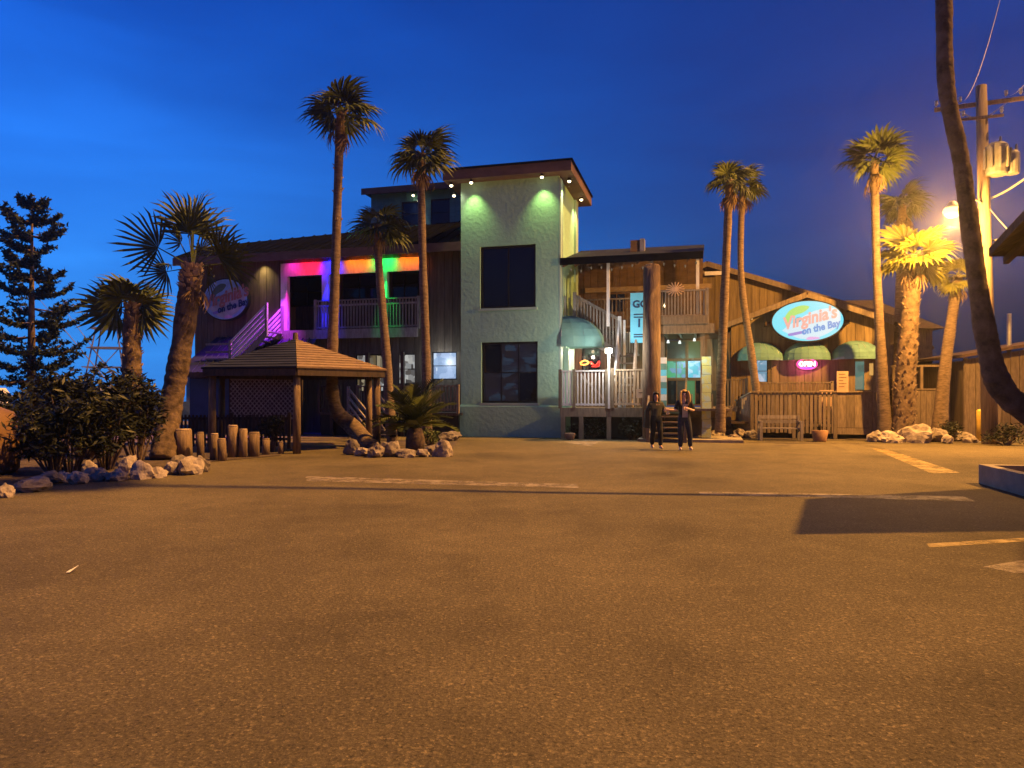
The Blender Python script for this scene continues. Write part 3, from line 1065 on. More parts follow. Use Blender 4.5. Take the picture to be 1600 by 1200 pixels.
# cyan banner hung on the rail, partly behind the piling
bn = frame_empty('hanging_banner', 'cyan banner with dark printing hung on the deck rail', 'banner')
b0 = bu(985, .34)
bz1, bz0 = bp(985, 458, .34)[1], bp(985, 536, .34)[1]
slab('cloth', M['cyan'], bn, b0, b0 + 1.0, .33, .34, bz0, bz1)


def text(name, s, parent, loc, size, m, rot=(R(90), 0, 0), shear=0, align='CENTER', ext=.004, sx=1, off=0):
    c = bpy.data.curves.new(name, 'FONT')
    c.body = s
    c.size = size
    c.shear = shear
    c.align_x = align
    c.align_y = 'CENTER'
    c.extrude = ext
    c.offset = off
    c.resolution_u = 3
    c.materials.append(m)
    t_ = bpy.data.objects.new(name, c)
    COL.objects.link(t_)
    dg = bpy.context.evaluated_depsgraph_get()
    dg.update()
    me = bpy.data.meshes.new_from_object(t_.evaluated_get(dg))
    bpy.data.objects.remove(t_)
    o = link(name, me, parent)
    o.location = loc
    o.rotation_euler = rot
    o.scale.x = sx
    return o


text('lettering', 'GO', bn, (b0 + .36, .324, bz1 - .42), .36, M['navy'], off=.012)
text('lettering', '11', bn, (b0 + .42, .324, bz0 + .70), .42, M['navy'], off=.012)
for dz, l in ((bz1 - .78, .52), (bz1 - .88, .6), (bz0 + .3, .55), (bz0 + .22, .5)):
    slab('print_line', M['navy'], bn, b0 + .12, b0 + .12 + l, .325, .3295, dz - .022, dz + .022)

# ------------------------------------------------------------------ lower deck in front
ld = frame_empty('lower_deck', 'low wooden deck with picket railing beside the tower', 'deck')
LV, LF = -.85, 1.1
l0, l1, l2 = .22, bu(948, LV), bu(1014, LV)
slab('floor', M['deckwood'], ld, l0, 6.0, LV + .1, 3.0, LF - .08, LF)
slab('rim_beam', M['deckwood'], ld, l0, l1 - .01, LV - .03, LV + .07, LF - .3, LF + .01)
slab('rim_beam', M['deckwood'], ld, l1 + .01, l2, LV - .03, LV + .07, LF - .3, LF + .03)
slab('rim_beam', M['deckwood'], ld, l2 + 1.2, 6.1, .3, .4, LF - .3, LF + .01)
railing(ld, (l0, LV, LF + .01), (bu(897, LV), LV, LF + .01), 1.3, 4, M['whitewood'], M['deckwood'], bw_=.07)
railing(ld, (bu(897, LV), LV, LF + .01), (l1, LV, LF + .01), 1.3, 9, M['whitewood'], M['deckwood'], post=(0, 1))
railing(ld, (bu(957, LV), LV, LF + .03), (l2, LV, LF + .03), 1.3, 10, M['palewood'], M['deckwood'], bw_=.06)
piece('ramp_rail', M['greywood'], ld, (bu(905, LV), LV + .5, LF + 1.15), (bu(944, LV), LV + .5, LF + .25), .05, .08)
for u in (l0 + .1, l0 + .75, l1 + .08, l2 - .05):
    piece('leg', M['deckwood'], ld, (u, LV + .02, 0), (u, LV + .02, LF - .3), .15)
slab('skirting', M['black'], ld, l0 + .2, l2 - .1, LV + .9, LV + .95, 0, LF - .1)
stair(ld, (l2 + .1, -1.9, .2), (l2 + .1, LV, LF), (1, 0, 0), 1.1, 5, M['deckwood'], .3)
for du in (.05, 1.25):
    piece('hand_rail', M['deckwood'], ld, (l2 + du, -1.95, 1.15), (l2 + du, LV, LF + 1.0), .06, .08)
    piece('post', M['deckwood'], ld, (l2 + du, -1.95, 0), (l2 + du, -1.95, 1.2), .1)
for i in range(5):
    u = l2 + 1.4 + i * .35
    piece('baluster', M['deckwood'], ld, (u, .35, LF), (u, .35, LF + .5), .06)
nb = frame_empty('notice_board', 'small tan notice fixed on the lower deck railing', 'sign')
slab('board', M['tan'], nb, bu(994, LV - .1), bu(1012, LV - .1), LV - .1, LV - .075, bp(1000, 622, LV)[1], bp(1000, 608, LV)[1])
slab('print_line', M['rafter'], nb, bu(998, LV - .1), bu(1008, LV - .1), LV - .104, LV - .1005, bp(1000, 614, LV)[1], bp(1000, 613, LV)[1])

# ------------------------------------------------------------------ ground floor entrance under the deck
en = frame_empty('entrance_front', 'glazed entrance under the upper deck with green and blue glow inside', 'entrance')
EV = 3.0
e0, e1, e2 = bu(1040, EV), bu(1073, EV), bu(1104, EV)
glow_g = em_noise('green_room_glow', [(40, 120, 90), (95, 190, 150), (70, 150, 170), (60, 175, 95), (120, 150, 215)], 5, .9)
glow_b = em_noise('blue_white_room_glow', [(80, 190, 215), (190, 230, 245), (120, 205, 240), (215, 240, 250), (110, 170, 215)], 6, 1.0)
room_d = em_noise('dim_room', [(18, 22, 18), (30, 36, 26), (22, 20, 16), (46, 50, 30)], 4, .8)
slab('header', M['rafter'], en, .02, 6.1, EV + .12, EV + .2, DZ - .318, DZ - .1)
slab('foundation', M['concrete'], en, .02, 6.1, EV + .13, EV + .23, 0, LF - .002)
board_wall(en, .02, 6.1, EV + .12, LF, DZ - .32, [(e0, e2, LF, DZ - .34), (bu(903, EV), bu(938, EV), 2.45, 3.5)], M['siding'], .3)
window(en, e0, e1, 2.95, DZ - .36, EV + .06, M['rafter'], room_d, 1, 1, .06)
window(en, e1, e2, 2.95, DZ - .36, EV + .06, M['rafter'], em('olive_lit_ceiling', (62, 78, 22), .9), 1, 1, .06)
window(en, e0, e1, 2.2, 2.95, EV + .06, M['rafter'], glow_g, 2, 1, .05)
window(en, e1, e2, 2.2, 2.95, EV + .06, M['rafter'], glow_b, 1, 1, .05)
window(en, e0, e2, LF + .05, 2.2, EV + .06, M['rafter'], room_d, 4, 1, .07, name='door', panes=[M['glass'], room_d, em('green_door_light', (70, 140, 85), .7), M['glass']])
for x, y in ((1044, 534), (1085, 531), (1062, 535)):
    u, z = bp(x, y, EV - .1)
    MB().tube([(u, EV - .1, z + .07), (u, EV - .1, z - .05)], [.03, .06], 6).build('pendant_bulb', em('bulb_%d' % x, (225, 235, 225), 1.5), en)
point('entrance_light', en, (e1, EV - .9, 2.9), (.55, 1, .8), 14)
# dark bar window with red and orange neon
nwin = (bu(903, EV), bu(938, EV), 2.45, 3.5)
window(en, *nwin, EV + .1, M['black'], M['glass'], 1, 1, .05)
ns = frame_empty('neon_sign', 'glowing red and orange neon sign in the dark window under the dome awning', 'sign')
zc = bp(920, 567, EV)[1]
NR, NO = em('red_neon', (255, 40, 30), 3), em('orange_neon', (255, 150, 60), 5)
u0 = bu(906, EV)
MB().tube(spline([(u0, EV + .04, zc), (u0 + .18, EV + .04, zc + .1), (u0 + .36, EV + .04, zc + .02), (u0 + .2, EV + .04, zc - .07), (u0 + .02, EV + .04, zc - .05)], 4), .03, 6).build('neon_tube', NO, ns)
MB().tube(spline([(u0 + .44, EV + .04, zc + .06), (u0 + .62, EV + .04, zc - .1), (u0 + .78, EV + .04, zc + .07), (u0 + .75, EV + .04, zc - .13), (u0 + .48, EV + .04, zc - .14)], 4), .026, 6).build('neon_tube', NR, ns)
point('neon_light', ns, (u0 + .4, EV - .25, zc), (1, .12, .05), 4)
# post wrapped in patchwork print
wp = frame_empty('wrapped_post', 'pale yellow-green patchwork post beside the entrance', 'post')
u = bu(1104, -.2)
patch = mat('patchwork_print', (.62, .66, .30), (.52, .66, .62), 5, (1, 1, 1), .6, lo=.46, hi=.52)
for i in range(9):
    z = .1 + i * .31
    slab('panel', patch, wp, u - .16 + (i % 2) * .012, u + .16 - ((i + 1) % 2) * .012, -.36, -.04, z, z + .3)
t2 = frame_empty('teal_post', 'narrow teal and white striped post left of the entrance', 'post')
u = bu(1037, .4)
for i in range(8):
    z = 1.15 + i * .22
    slab('band', (M['canvas'], M['paper'], M['cyan'])[i % 3], t2, u - .1, u + .1, .3, .5, z, z + .215)
point('post_glow', wp, (bu(1090, -.9), -1.0, 2.9), (.9, 1, .6), 5)

# ------------------------------------------------------------------ right annex: front gable with sign, larger gable behind
ax = frame_empty('restaurant_annex', 'wooden gabled annex with awnings and the lit oval sign', 'building')
AV = 3.6
a0, a1, ac = bu(1142, AV), bu(1391, AV), bu(1258, AV)
zg = lambda u: 4.28 + (1.02 * (1 - abs(u - ac) / ((a1 - a0) / 2)))
wn = [(bu(1181, AV), bu(1200, AV), 2.05, 2.95), (bu(1331, AV), bu(1354, AV), .65, 2.9)]
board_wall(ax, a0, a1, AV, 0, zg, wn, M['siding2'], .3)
bright_room = em_noise('pale_blue_room', [(120, 165, 190), (170, 200, 225), (90, 150, 175), (200, 215, 235)], 5, .8, (1, 1, .6))
window(ax, *wn[0], AV + .03, M['rafter'], bright_room, 1, 2, .04)
window(ax, *wn[1], AV + .03, M['mint'], M['glass'], 1, 1, .07, name='door', panes=[em_noise('teal_door_glow', [(70, 95, 85), (115, 160, 145), (60, 60, 60), (140, 175, 160)], 3, .6)])
slab('lit_poster', em('amber_lit_panel', (235, 175, 90), .8), ax, bu(1358, AV), bu(1364, AV), AV - .06, AV - .035, 2.3, 2.75)
MB().box(a1 - .1, a1 - .001, AV + .125, 6, 0, 4.2).build('side_wall', M['siding2'], ax)
MB().box(a0 + .001, a0 + .1, AV + .125, 6, 0, 4.2).build('side_wall', M['siding2'], ax)
# front roof
ro = MB()
v0, v1 = AV - .55, 6.4
for s in (-1, 1):
    e = ac + s * ((a1 - a0) / 2 + .12)
    p = [(ac, v0, 5.36), (e, v0, 4.27), (e, v1, 4.27), (ac, v1, 5.36)]
    ro.prism(p, (0, 0, .09))
fr = ro.build('roof', M['roofbrown'], ax)
for s in (-1, 1):
    e = ac + s * ((a1 - a0) / 2 + .14)
    piece('rake_board', M['deckwood'], fr, (ac + s * .01, v0 - .03, 5.33), (e, v0 - .03, 4.23), .05, .2)
    for i in range(5):
        t = (i + .7) / 5.4
        c = Vector((ac, 0, 5.3)).lerp(Vector((e, 0, 4.2)), t)
        piece('lookout', M['rafter'], fr, (c.x, v0, c.z - .02), (c.x, AV - .04, c.z - .02), .07, .1)
for x, y in ((1174, 497), (1344, 487)):
    u, z = bp(x, y, AV - .3)
    MB().box(u - .05, u + .05, AV - .36, AV - .24, z - .06, z + .06).build('security_light', M['paper'], ax)
# rear gable
bc, be = bu(1105, 6.2), bu(1396, 6.2)
zb = lambda u: 7.05 - 2.5 * abs(u - bc) / (be - bc)
board_wall(ax, bc - 1.2, be, 6.2, 3.6, zb, [], M['siding2'], .3, name='rear_wall')
rr = MB()
for s in (-1, 1):
    e = bc + s * (be - bc + .3)
    rr.prism([(bc, 5.7, 7.14), (e, 5.7, 4.50), (e, 13, 4.50), (bc, 13, 7.14)], (0, 0, .1))
rr_ = rr.build('rear_roof', M['roofbrown'], ax)
piece('rake_board', M['deckwood'], rr_, (bc, 5.67, 7.12), (be + .32, 5.67, 4.48), .05, .22)
piece('rake_board', M['deckwood'], rr_, (bc, 5.67, 7.12), (bc - 3, 5.67, 6.03), .05, .22)
slab('gable_vent', M['paper'], ax, bc - .1, bc + .75, 5.6, 5.66, 6.62, 6.78)
# awnings
for x, nm in ((1187, 'mint dome awning over the pale blue window of the annex'), (1260, 'middle mint dome awning above the pink neon sign'), (1337, 'mint dome awning over the teal door of the annex')):
    dome_awning('dome_awning', bw(bu(x, AV), AV - .05, 2.98), -TH, .86, .75, .62, nm, 'dome awnings on the annex')
dome_awning('dome_awning', bw(bu(1158, 4.4), 4.3, 2.95), -TH + R(-60), .6, .6, .5, 'small dark dome awning at the annex corner', 'dome awnings on the annex')


def oval_sign(name, u, v, z, rx, ry, lit, label):
    root = frame_empty(name, label, 'sign')
    n = 48

    def disc(nm, m, r1, r2, va, vb, cu=0, cz=0):
        poly = [(u + cu + r1 * math.cos(2 * math.pi * i / n), va, z + cz + r2 * math.sin(2 * math.pi * i / n)) for i in range(n)]
        return MB().prism(poly, (0, vb - va, 0)).build(nm, m, root)

    def c(nm, rgb, k=1.0, dif=.95):
        if lit:
            return em('sign_' + nm, rgb, k)
        l = lin(*rgb)
        return mat('unlit_sign_' + nm, tuple(q * dif for q in l[:3]), tuple(q * dif * .7 for q in l[:3]), 4, rough=.4)

    disc('rim', M['black'], rx * 1.04, ry * 1.06, v - .10, v + .12)
    disc('face', c('cyan', (120, 232, 252) if lit else (150, 195, 240)), rx, ry, v - .112, v - .101)
    blob = lambda pts, nm, m, dv: MB().prism([(u + a * rx, v - dv, z + b * ry) for a, b in spline(pts + [pts[0]], 5)[:-1]], (0, .003, 0)).build(nm, m, root)
    pale = c('pale', (205, 235, 248) if lit else (190, 195, 205))
    blob([(-.72, -.45), (-.35, .0), (.2, .5), (.75, .6), (.92, .2), (.8, -.35), (.35, -.8), (-.2, -.88)], 'pale_field', pale, .116)
    blob([(-.68, .1), (-.5, .55), (-.2, .78), (.05, .72), (-.1, .45), (-.4, .25), (-.55, -.1)], 'green_leaf', c('green', (170, 225, 120) if lit else (90, 110, 95)), .12)
    blob([(-.4, .05), (-.28, .2), (-.15, .16), (-.2, -.02), (-.35, -.1)], 'teal_dot', c('teal', (70, 180, 205)), .124)
    blob([(-.55, -.62), (-.15, -.5), (-.1, -.6), (-.5, -.74)], 'violet_stroke', c('violet', (150, 135, 215)), .122)
    blob([(-.05, -.93), (.05, -.8), (.3, -.82), (.34, -.9), (.1, -.96)], 'pink_stroke', c('pink', (225, 175, 230)), .122)
    coral, blue = c('coral', (240, 178, 164) if lit else (175, 120, 110)), c('blue', (80, 150, 220) if lit else (40, 60, 120))
    rt = R(13)
    text('lettering', "Virginia's", root, (u + .04 * rx, v - .135, z + .12 * ry), .62 * ry / .74, coral, (R(90), -rt, 0), .28, off=.022, sx=.86)
    text('lettering', 'on the Bay', root, (u + .36 * rx, v - .135, z - .34 * ry), .36 * ry / .74, blue, (R(90), -rt, 0), .2, off=.014, sx=.86)
    return root


u, z = bp(1261, 502, AV - .75)
oval_sign('oval_sign', u, AV - .75, z, 1.24, .74, True, 'brightly lit cyan oval sign with coral script on the annex gable')
sg = bpy.data.objects['oval_sign']
for du in (-1.35, 1.35):
    slab('bracket', M['rafter'], sg, u + du - .12, u + du + .12, AV - .72, AV - .04, z - .12, z + .02)
u, z = bp(353, 468, VW - .3)
oval_sign('oval_sign', u, VW - .25, z, 1.08, .86, False, 'unlit pale blue oval sign on the dark left wing')

# pink neon under the middle awning
ns = frame_empty('neon_sign', 'glowing pink neon open sign under the middle annex awning', 'sign')
u, z = bp(1261, 569, AV - .1)
NP, NB = em('pink_neon', (255, 205, 235), 5), em('violet_neon', (110, 70, 255), 3.5)
text('lettering', 'OPEN', ns, (u, AV - .12, z), .24, NP, off=.012, sx=.95)
ring = [(u + .36 * math.cos(a), AV - .1, z + .2 * math.sin(a)) for a in [2 * math.pi * i / 28 for i in range(29)]]
MB().tube(ring, .016, 6, False).build('neon_tube', em('magenta_neon', (255, 60, 150), 3), ns)
MB().tube([(u - .24, AV - .1, z - .14), (u + .22, AV - .1, z - .14)], .018, 6).build('neon_tube', NB, ns)
point('neon_light', ns, (u, AV - .4, z), (1, .15, .5), 7)

# annex deck: slatted fence, solid panel, rail behind
af = frame_empty('deck_fence', 'slatted wooden fence with solid end panel in front of the annex', 'fence')
FV = 1.9
f0, f1, f2 = bu(1178, FV), bu(1305, FV), bu(1367, FV)
zt = 1.66
slab('top_rail', M['deckwood'], af, f0 - .05, f2 + .05, FV - .07, FV + .09, zt, zt + .05)
slab('bottom_rail', M['deckwood'], af, f0, f1, FV + .03, FV + .08, .42, .52)
slab('upper_rail', M['deckwood'], af, f0, f1, FV + .03, FV + .08, zt - .16, zt - .06)
n = 19
for i in range(n):
    u = f0 + (f1 - f0) * (i + .2) / n
    slab('slat', M['deckwood'], af, u, u + .105, FV, FV + .028, .18 + random.uniform(-.02, .03), zt)
for u in (f0 - .06, (f0 + f1) / 2, f1, f2):
    slab('post', M['deckwood'], af, u - .06, u + .06, FV - .02, FV + .12, 0, zt)
for i in range(4):
    a = f1 + .07 + (f2 - f1 - .14) * i / 4
    slab('panel_board', M['deckwood'], af, a + .004, a + (f2 - f1 - .14) / 4 - .004, FV, FV + .03, .4, zt)
slab('kick_board', M['deckwood'], af, f1 + .07, f2 - .07, FV - .01, FV + .03, .16, .385)
# left return of the fence running back towards the entrance, lower at its end
r0, r1 = Vector((f0 - .1, FV + .05, 0)), Vector((bu(1150, FV + 1.0), FV + 1.1, 0))
for i in range(8):
    c = r0.lerp(r1, (i + .5) / 8)
    piece('slat', M['greywood'], af, c + Vector((0, 0, .2)), c + Vector((0, 0, zt - .05 - i * .035)), .09, .03)
piece('return_rail', M['greywood'], af, r0 + Vector((0, 0, zt)), r1 + Vector((0, 0, zt - .3)), .08, .05)
ad = frame_empty('annex_deck', 'raised annex deck floor with dark inner railing', 'deck')
slab('floor', M['darkwood'], ad, 6.1, f2, FV + .12, AV - .04, .5, .58)
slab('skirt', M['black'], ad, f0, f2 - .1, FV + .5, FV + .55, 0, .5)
railing(ad, (bu(1128, 2.6), 2.6, 1.0), (bu(1166, 2.6), 2.6, 1.0), 1.15, 8, M['deckwood'])
railing(ad, (bu(1185, 3.0), 3.0, .58), (bu(1300, 3.0), 3.0, .58), 1.45, 22, M['deckwood'])
slab('deck_beam', M['deckwood'], ad, bu(1105, 2.5), bu(1152, 2.5), 2.4, 2.5, .95, 1.15)
# things on the deck
mb_ = frame_empty('menu_board', 'upright tan menu board standing at the fence by the annex door', 'sign')
slab('board', M['tan'], mb_, bu(1307, FV), bu(1325, FV), FV - .08, FV - .045, 1.66, bp(1315, 580, FV)[1])
for i in range(5):
    slab('print_line', M['rafter'], mb_, bu(1310, FV), bu(1310 + (9, 12, 7, 12, 10)[i], FV), FV - .085, FV - .081, 1.85 + i * .11, 1.87 + i * .11)
for j, (x, c_) in enumerate(((1293, M['tan']), (1352, M['black']))):
    rt_ = frame_empty('deck_chair', ('slatted tan chair behind the fence', 'dark chair behind the solid fence panel')[j], 'chair')
    u = bu(x, 2.6)
    slab('seat', c_, rt_, u - .24, u + .24, 2.4, 2.88, 1.02, 1.07)
    slab('backrest', c_, rt_, u - .24, u + .24, 2.84, 2.88, 1.15, 1.75)
    for a in (-.21, .21):
        for b in (2.43, 2.85):
            piece('leg', c_, rt_, (u + a, b, .58), (u + a, b, 1.02 if b < 2.5 else 1.2), .045)
# bench and pot in front
bq = empty('park_bench', gnd(1219, 688), R(-10), 'low weathered wooden bench in front of the slatted fence', 'bench')
for i in range(3):
    slab('seat_slat', M['greywood'], bq, -.62, .62, -.2 + i * .14, -.08 + i * .14, .40, .44)
for i in range(2):
    slab('back_slat', M['greywood'], bq, -.62, .62, .26, .30, .58 + i * .16, .70 + i * .16)
for s in (-1, 1):
    x = s * .66
    for yy, h in ((-.22, .62), (.28, .86)):
        piece('leg', M['greywood'], bq, (x, yy, 0), (x, yy, h), .09)
    piece('armrest', M['greywood'], bq, (x, -.27, .64), (x, .27, .64), .10, .05)
    piece('side_rail', M['greywood'], bq, (x, -.2, .36), (x, .26, .36), .05, .09)
pt = empty('plant_pot', gnd(1281, 690), 0, 'terracotta pot with a low plant beside the bench', 'pot')
MB().tube([(0, 0, 0), (0, 0, .05), (0, 0, .36), (0, 0, .38)], [.2, .21, .27, .24], 14).build('pot', M['terracotta'], pt, True)
lf = MB()
for i in range(26):
    a, e = random.uniform(0, 6.28), random.uniform(.5, 1.4)
    d = Vector((math.cos(a) * math.cos(e), math.sin(a) * math.cos(e), math.sin(e)))
    s_ = d.cross((0, 0, 1)).normalized() * .02
    p = Vector((0, 0, .36))
    q = p + d * random.uniform(.18, .36)
    lf.face([p - s_, p + s_, q])
lf.build('leaves', M['leaf'], pt)

# ------------------------------------------------------------------ palms
def fan_frond(seed, seg=20, spread=215, split=.5, droop=.25, petiole=.55, blade=.8, wide=1.0):
    """one fan leaf growing along +x: stalk, joined inner fan, split drooping tips"""
    rnd = random.Random(seed)
    mb = MB()
    mb.tube([(0, 0, 0), (petiole * .5, 0, .02), (petiole, 0, 0)], [.026, .018, .012], 4)
    c = Vector((petiole * .96, 0, 0))
    half = R(spread) / 2
    for i in range(seg):
        a0 = -half + 2 * half * i / seg
        a1 = -half + 2 * half * (i + 1) / seg
        am = (a0 + a1) / 2
        ln = blade * (.62 + .38 * math.cos(am * .55)) * rnd.uniform(.88, 1.08)
        fold = .035 if i % 2 else -.02

        def P(a, r, z):
            s = r / blade
            return c + Vector((math.cos(a) * r, math.sin(a) * r * wide, z - droop * s * s * blade + .10 * abs(math.sin(a)) * r))
        r1 = ln * split
        i0, i1 = P(a0, r1, fold * .2), P(a1, r1, fold * .2)
        k = .36
        m0, m1 = P(am + (a0 - am) * k, ln * .82, fold), P(am + (a1 - am) * k, ln * .82, fold)
        tip = P(am, ln, -droop * .16 * rnd.uniform(.3, 2.0))
        mid = P(am, r1 * .9, fold)
        mb.face([c, i0, mid]).face([c, mid, i1]).face([i0, m0, mid]).face([i1, mid, m1]).face([mid, m0, m1]).face([m0, tip, m1])
    return mb


FR = {}
for key, kw in {
    'tall': dict(seg=18, spread=200, split=.6, droop=.42, petiole=.36, blade=.88),
    'lit': dict(seg=20, spread=200, split=.72, droop=.22, petiole=.45, blade=.9),
    'spiky': dict(seg=17, spread=190, split=.34, droop=.30, petiole=.95, blade=1.0),
    'dead': dict(seg=10, spread=120, split=.4, droop=.35, petiole=.4, blade=.7, wide=.7),
}.items():
    mk = {'tall': 'frond', 'lit': 'frondlit', 'spiky': 'frond', 'dead': 'dead'}[key]
    FR[key] = [fan_frond(100 + i, **kw).mesh('frond_' + key, M[mk]) for i in range(4)]


def palm(name, label, pts, radii, crown='tall', n=26, scale=1.0, dead=8, bark='bark', stubs=0, seed=1, el=(82, -32), group='palm trees', extra=()):
    """trunk through world points, fan fronds at its head"""
    rnd = random.Random(seed)
    base = Vector(pts[0])
    root = empty(name, base, 0, label, 'palm tree', group)
    q = [tuple(Vector(p) - base) + (r,) for p, r in zip(pts, radii)]
    sp = spline(q, 22)
    P = [Vector(s[:3]) for s in sp]
    rad = [s[3] * (1 + rnd.uniform(-.05, .05) + .03 * math.sin(i * .37)) for i, s in enumerate(sp)]
    mb = MB().tube(P, rad, 12)
    trunk = mb.build('trunk', M[bark], root, True)
    if stubs:
        sb = MB()
        L_ = len(P) - 1
        lo = 0 if stubs > 0 else .72
        N = abs(stubs)
        for i in range(N):
            t = lo + (1 - lo) * min(.995, max(.005, (i + .5 + rnd.uniform(-4, 4)) / N))
            f = t * L_
            k = min(int(f), L_ - 1)
            c = P[k].lerp(P[k + 1], f - k)
            r = rad[k] + (rad[k + 1] - rad[k]) * (f - k)
            a = i * 2.39996 + rnd.uniform(-.6, .6)
            d = Vector((math.cos(a), math.sin(a), 0))
            s = d.cross((0, 0, 1)) * rnd.uniform(.035, .06)
            up = Vector((0, 0, 1))
            ln = rnd.uniform(.05, .10)
            p0 = c + d * (r - .03)
            p1 = c + d * (r + ln * .75) + up * ln * 1.3
            sb.hexa([p0 - s, p0 + s, p0 + s + up * .07, p0 - s + up * .07, p1 - s * .6 - d * .01, p1 + s * .6 - d * .01, p1 + s * .6 + up * .02, p1 - s * .6 + up * .02])
        tag(sb.build('leaf_bases', M['stub'], root), kind='stuff')
    head = P[-1]
    for i in range(n):
        t = (i + .5) / n
        e = R(el[0] + (el[1] - el[0]) * t ** .85 + rnd.uniform(-14, 14))
        a = i * 2.39996 + rnd.uniform(-.3, .3)
        o = link('frond', rnd.choice(FR[crown]), root)
        o.location = head + Vector((0, 0, .12 - .25 * t))
        o.rotation_euler = (rnd.uniform(-.75, .75), -e, a)
        k = scale * rnd.uniform(.68, 1.18)
        o.scale = (k, k * rnd.uniform(.75, 1.05), k * rnd.uniform(.8, 1.7))
    for (a, e, k, *rl) in extra:
        o = link('frond', FR[crown][int(abs(a)) % 4], root)
        o.location = head
        o.rotation_euler = (R(rl[0]) if rl else rnd.uniform(-.2, .2), -R(e), R(a))
        o.scale = (k * scale,) * 3
    for i in range(dead):
        o = link('dead_frond', rnd.choice(FR['dead']), root)
        o.location = head + Vector((0, 0, -.15 - .25 * rnd.random()))
        o.rotation_euler = (rnd.uniform(-.4, .4), R(rnd.uniform(48, 82)), i * 2.39996 + rnd.random())
        k = scale * rnd.uniform(.75, 1.0)
        o.scale = (k, k, k)
    return root


Z = lambda x, y, Y: at(x, y, Y)
palm('leaning_palm', 'tallest palm with a bent leaning foot in the rock island', [gnd(583, 703), Z(552, 668, 22.6), Z(524, 638, 22.7), Z(519, 580, 22.7), Z(524, 420, 22.7), Z(531, 205, 22.7), Z(534, 176, 22.7)], [.25, .25, .22, .18, .145, .13, .15], 'tall', 15, 1.1, 5, stubs=-36, seed=3, el=(66, -22))
palm('tall_palm', 'tall slim palm just left of the tower', [Z(667, 686, 25.2), Z(666, 560, 25.2), Z(661, 420, 25.2), Z(658, 280, 25.2), Z(659, 242, 25.2)], [.18, .15, .135, .13, .15], 'tall', 14, 1.0, 5, stubs=-40, seed=5, el=(70, -22), extra=((178, -18, 1.15),))
palm('short_palm', 'shorter palm in front of the rainbow porch', [Z(612, 684, 26.3), Z(604, 560, 26.3), Z(593, 430, 26.3), Z(590, 350, 26.3)], [.2, .165, .14, .13], 'tall', 14, 1.0, 3, seed=8, el=(48, -20))
palm('pair_palm', 'left palm of the leaning pair by the entrance', [Z(1125, 676, 24.9), Z(1128, 560, 24.9), Z(1134, 420, 24.9), Z(1140, 280, 24.9)], [.18, .155, .14, .13], 'tall', 14, .82, 10, seed=11, el=(70, -15))
palm('pair_palm', 'darker right palm of the leaning pair by the entrance', [Z(1187, 650, 27.6), Z(1175, 560, 27.6), Z(1158, 430, 27.6), Z(1160, 292, 27.6)], [.16, .14, .12, .115], 'tall', 12, .88, 6, seed=13, el=(70, -25), extra=((-5, -8, 1.1),))
palm('slim_palm', 'slim palm rising at the right end of the annex', [Z(1384, 688, 25.4), Z(1377, 560, 25.4), Z(1370, 420, 25.4), Z(1366, 252, 25.4)], [.24, .17, .135, .13], 'tall', 14, .98, 6, seed=17, el=(64, -20))
palm('far_palm', 'hazy taller palm behind the bright yellow-lit palm', [Z(1404, 680, 31), Z(1404, 560, 31), Z(1407, 420, 31), Z(1410, 320, 31)], [.2, .19, .17, .16], 'tall', 15, 1.15, 6, seed=19, el=(60, -20))
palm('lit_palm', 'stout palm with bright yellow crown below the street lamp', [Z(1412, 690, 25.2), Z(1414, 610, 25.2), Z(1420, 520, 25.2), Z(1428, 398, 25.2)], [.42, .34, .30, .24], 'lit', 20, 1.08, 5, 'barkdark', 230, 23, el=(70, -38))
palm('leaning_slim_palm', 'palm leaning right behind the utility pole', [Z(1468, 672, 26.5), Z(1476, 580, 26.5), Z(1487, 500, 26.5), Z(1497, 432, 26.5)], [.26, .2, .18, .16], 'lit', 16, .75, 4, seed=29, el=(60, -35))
palm('bushy_palm', 'thick palm with spiky fans at the left bed', [gnd(254, 719), Z(266, 640, 18.1), Z(284, 540, 18.2), Z(296, 450, 18.2), Z(301, 418, 18.2)], [.30, .27, .25, .25, .2], 'spiky', 6, .92, 4, 'barkdark', -120, 31, el=(92, 50), extra=((182, 30, 1.15, 72), (176, -8, .8, 70), (3, 8, .95, -60), (-6, 22, .85, -70), (12, 40, .9, -50), (-20, -30, .6, -60), (95, 85, 1.0, 20), (200, 4, .6), (80, 72, 1.05, 80)))
palm('small_palm', 'small palm with drooping fans behind the shrubs', [Z(206, 640, 20.4), Z(206, 560, 20.4), Z(207, 495, 20.4), Z(206, 478, 20.4)], [.25, .24, .22, .16], 'tall', 9, .92, 3, 'barkdark', 110, 37, el=(85, 20), extra=((183, -10, 1.3, 75), (178, 25, .95, 60), (2, 22, 1.0, 60), (-3, -28, 1.1, 70), (10, -50, .8, 70)))
NP_ = [(9.6, 10.55, -.1), (8.75, 10.7, .45), (8.05, 10.8, 1.0)] + [tuple(Z(x, y, 10.9)) for x, y in ((1571, 615), (1540, 520), (1513, 335), (1501, 247), (1479, 137), (1475, 0), (1474, -140))] + [(6.4, 11, 12.5), (6.4, 11, 17.5), (6.5, 11, 21)]
palm('curved_palm', 'dark curved palm trunk crossing the right edge close to the viewer', NP_, [.25, .225, .195, .175, .145, .118, .113, .113, .112, .112, .12, .13, .14], 'tall', 20, 1.3, 8, bark='barkdark', seed=41)

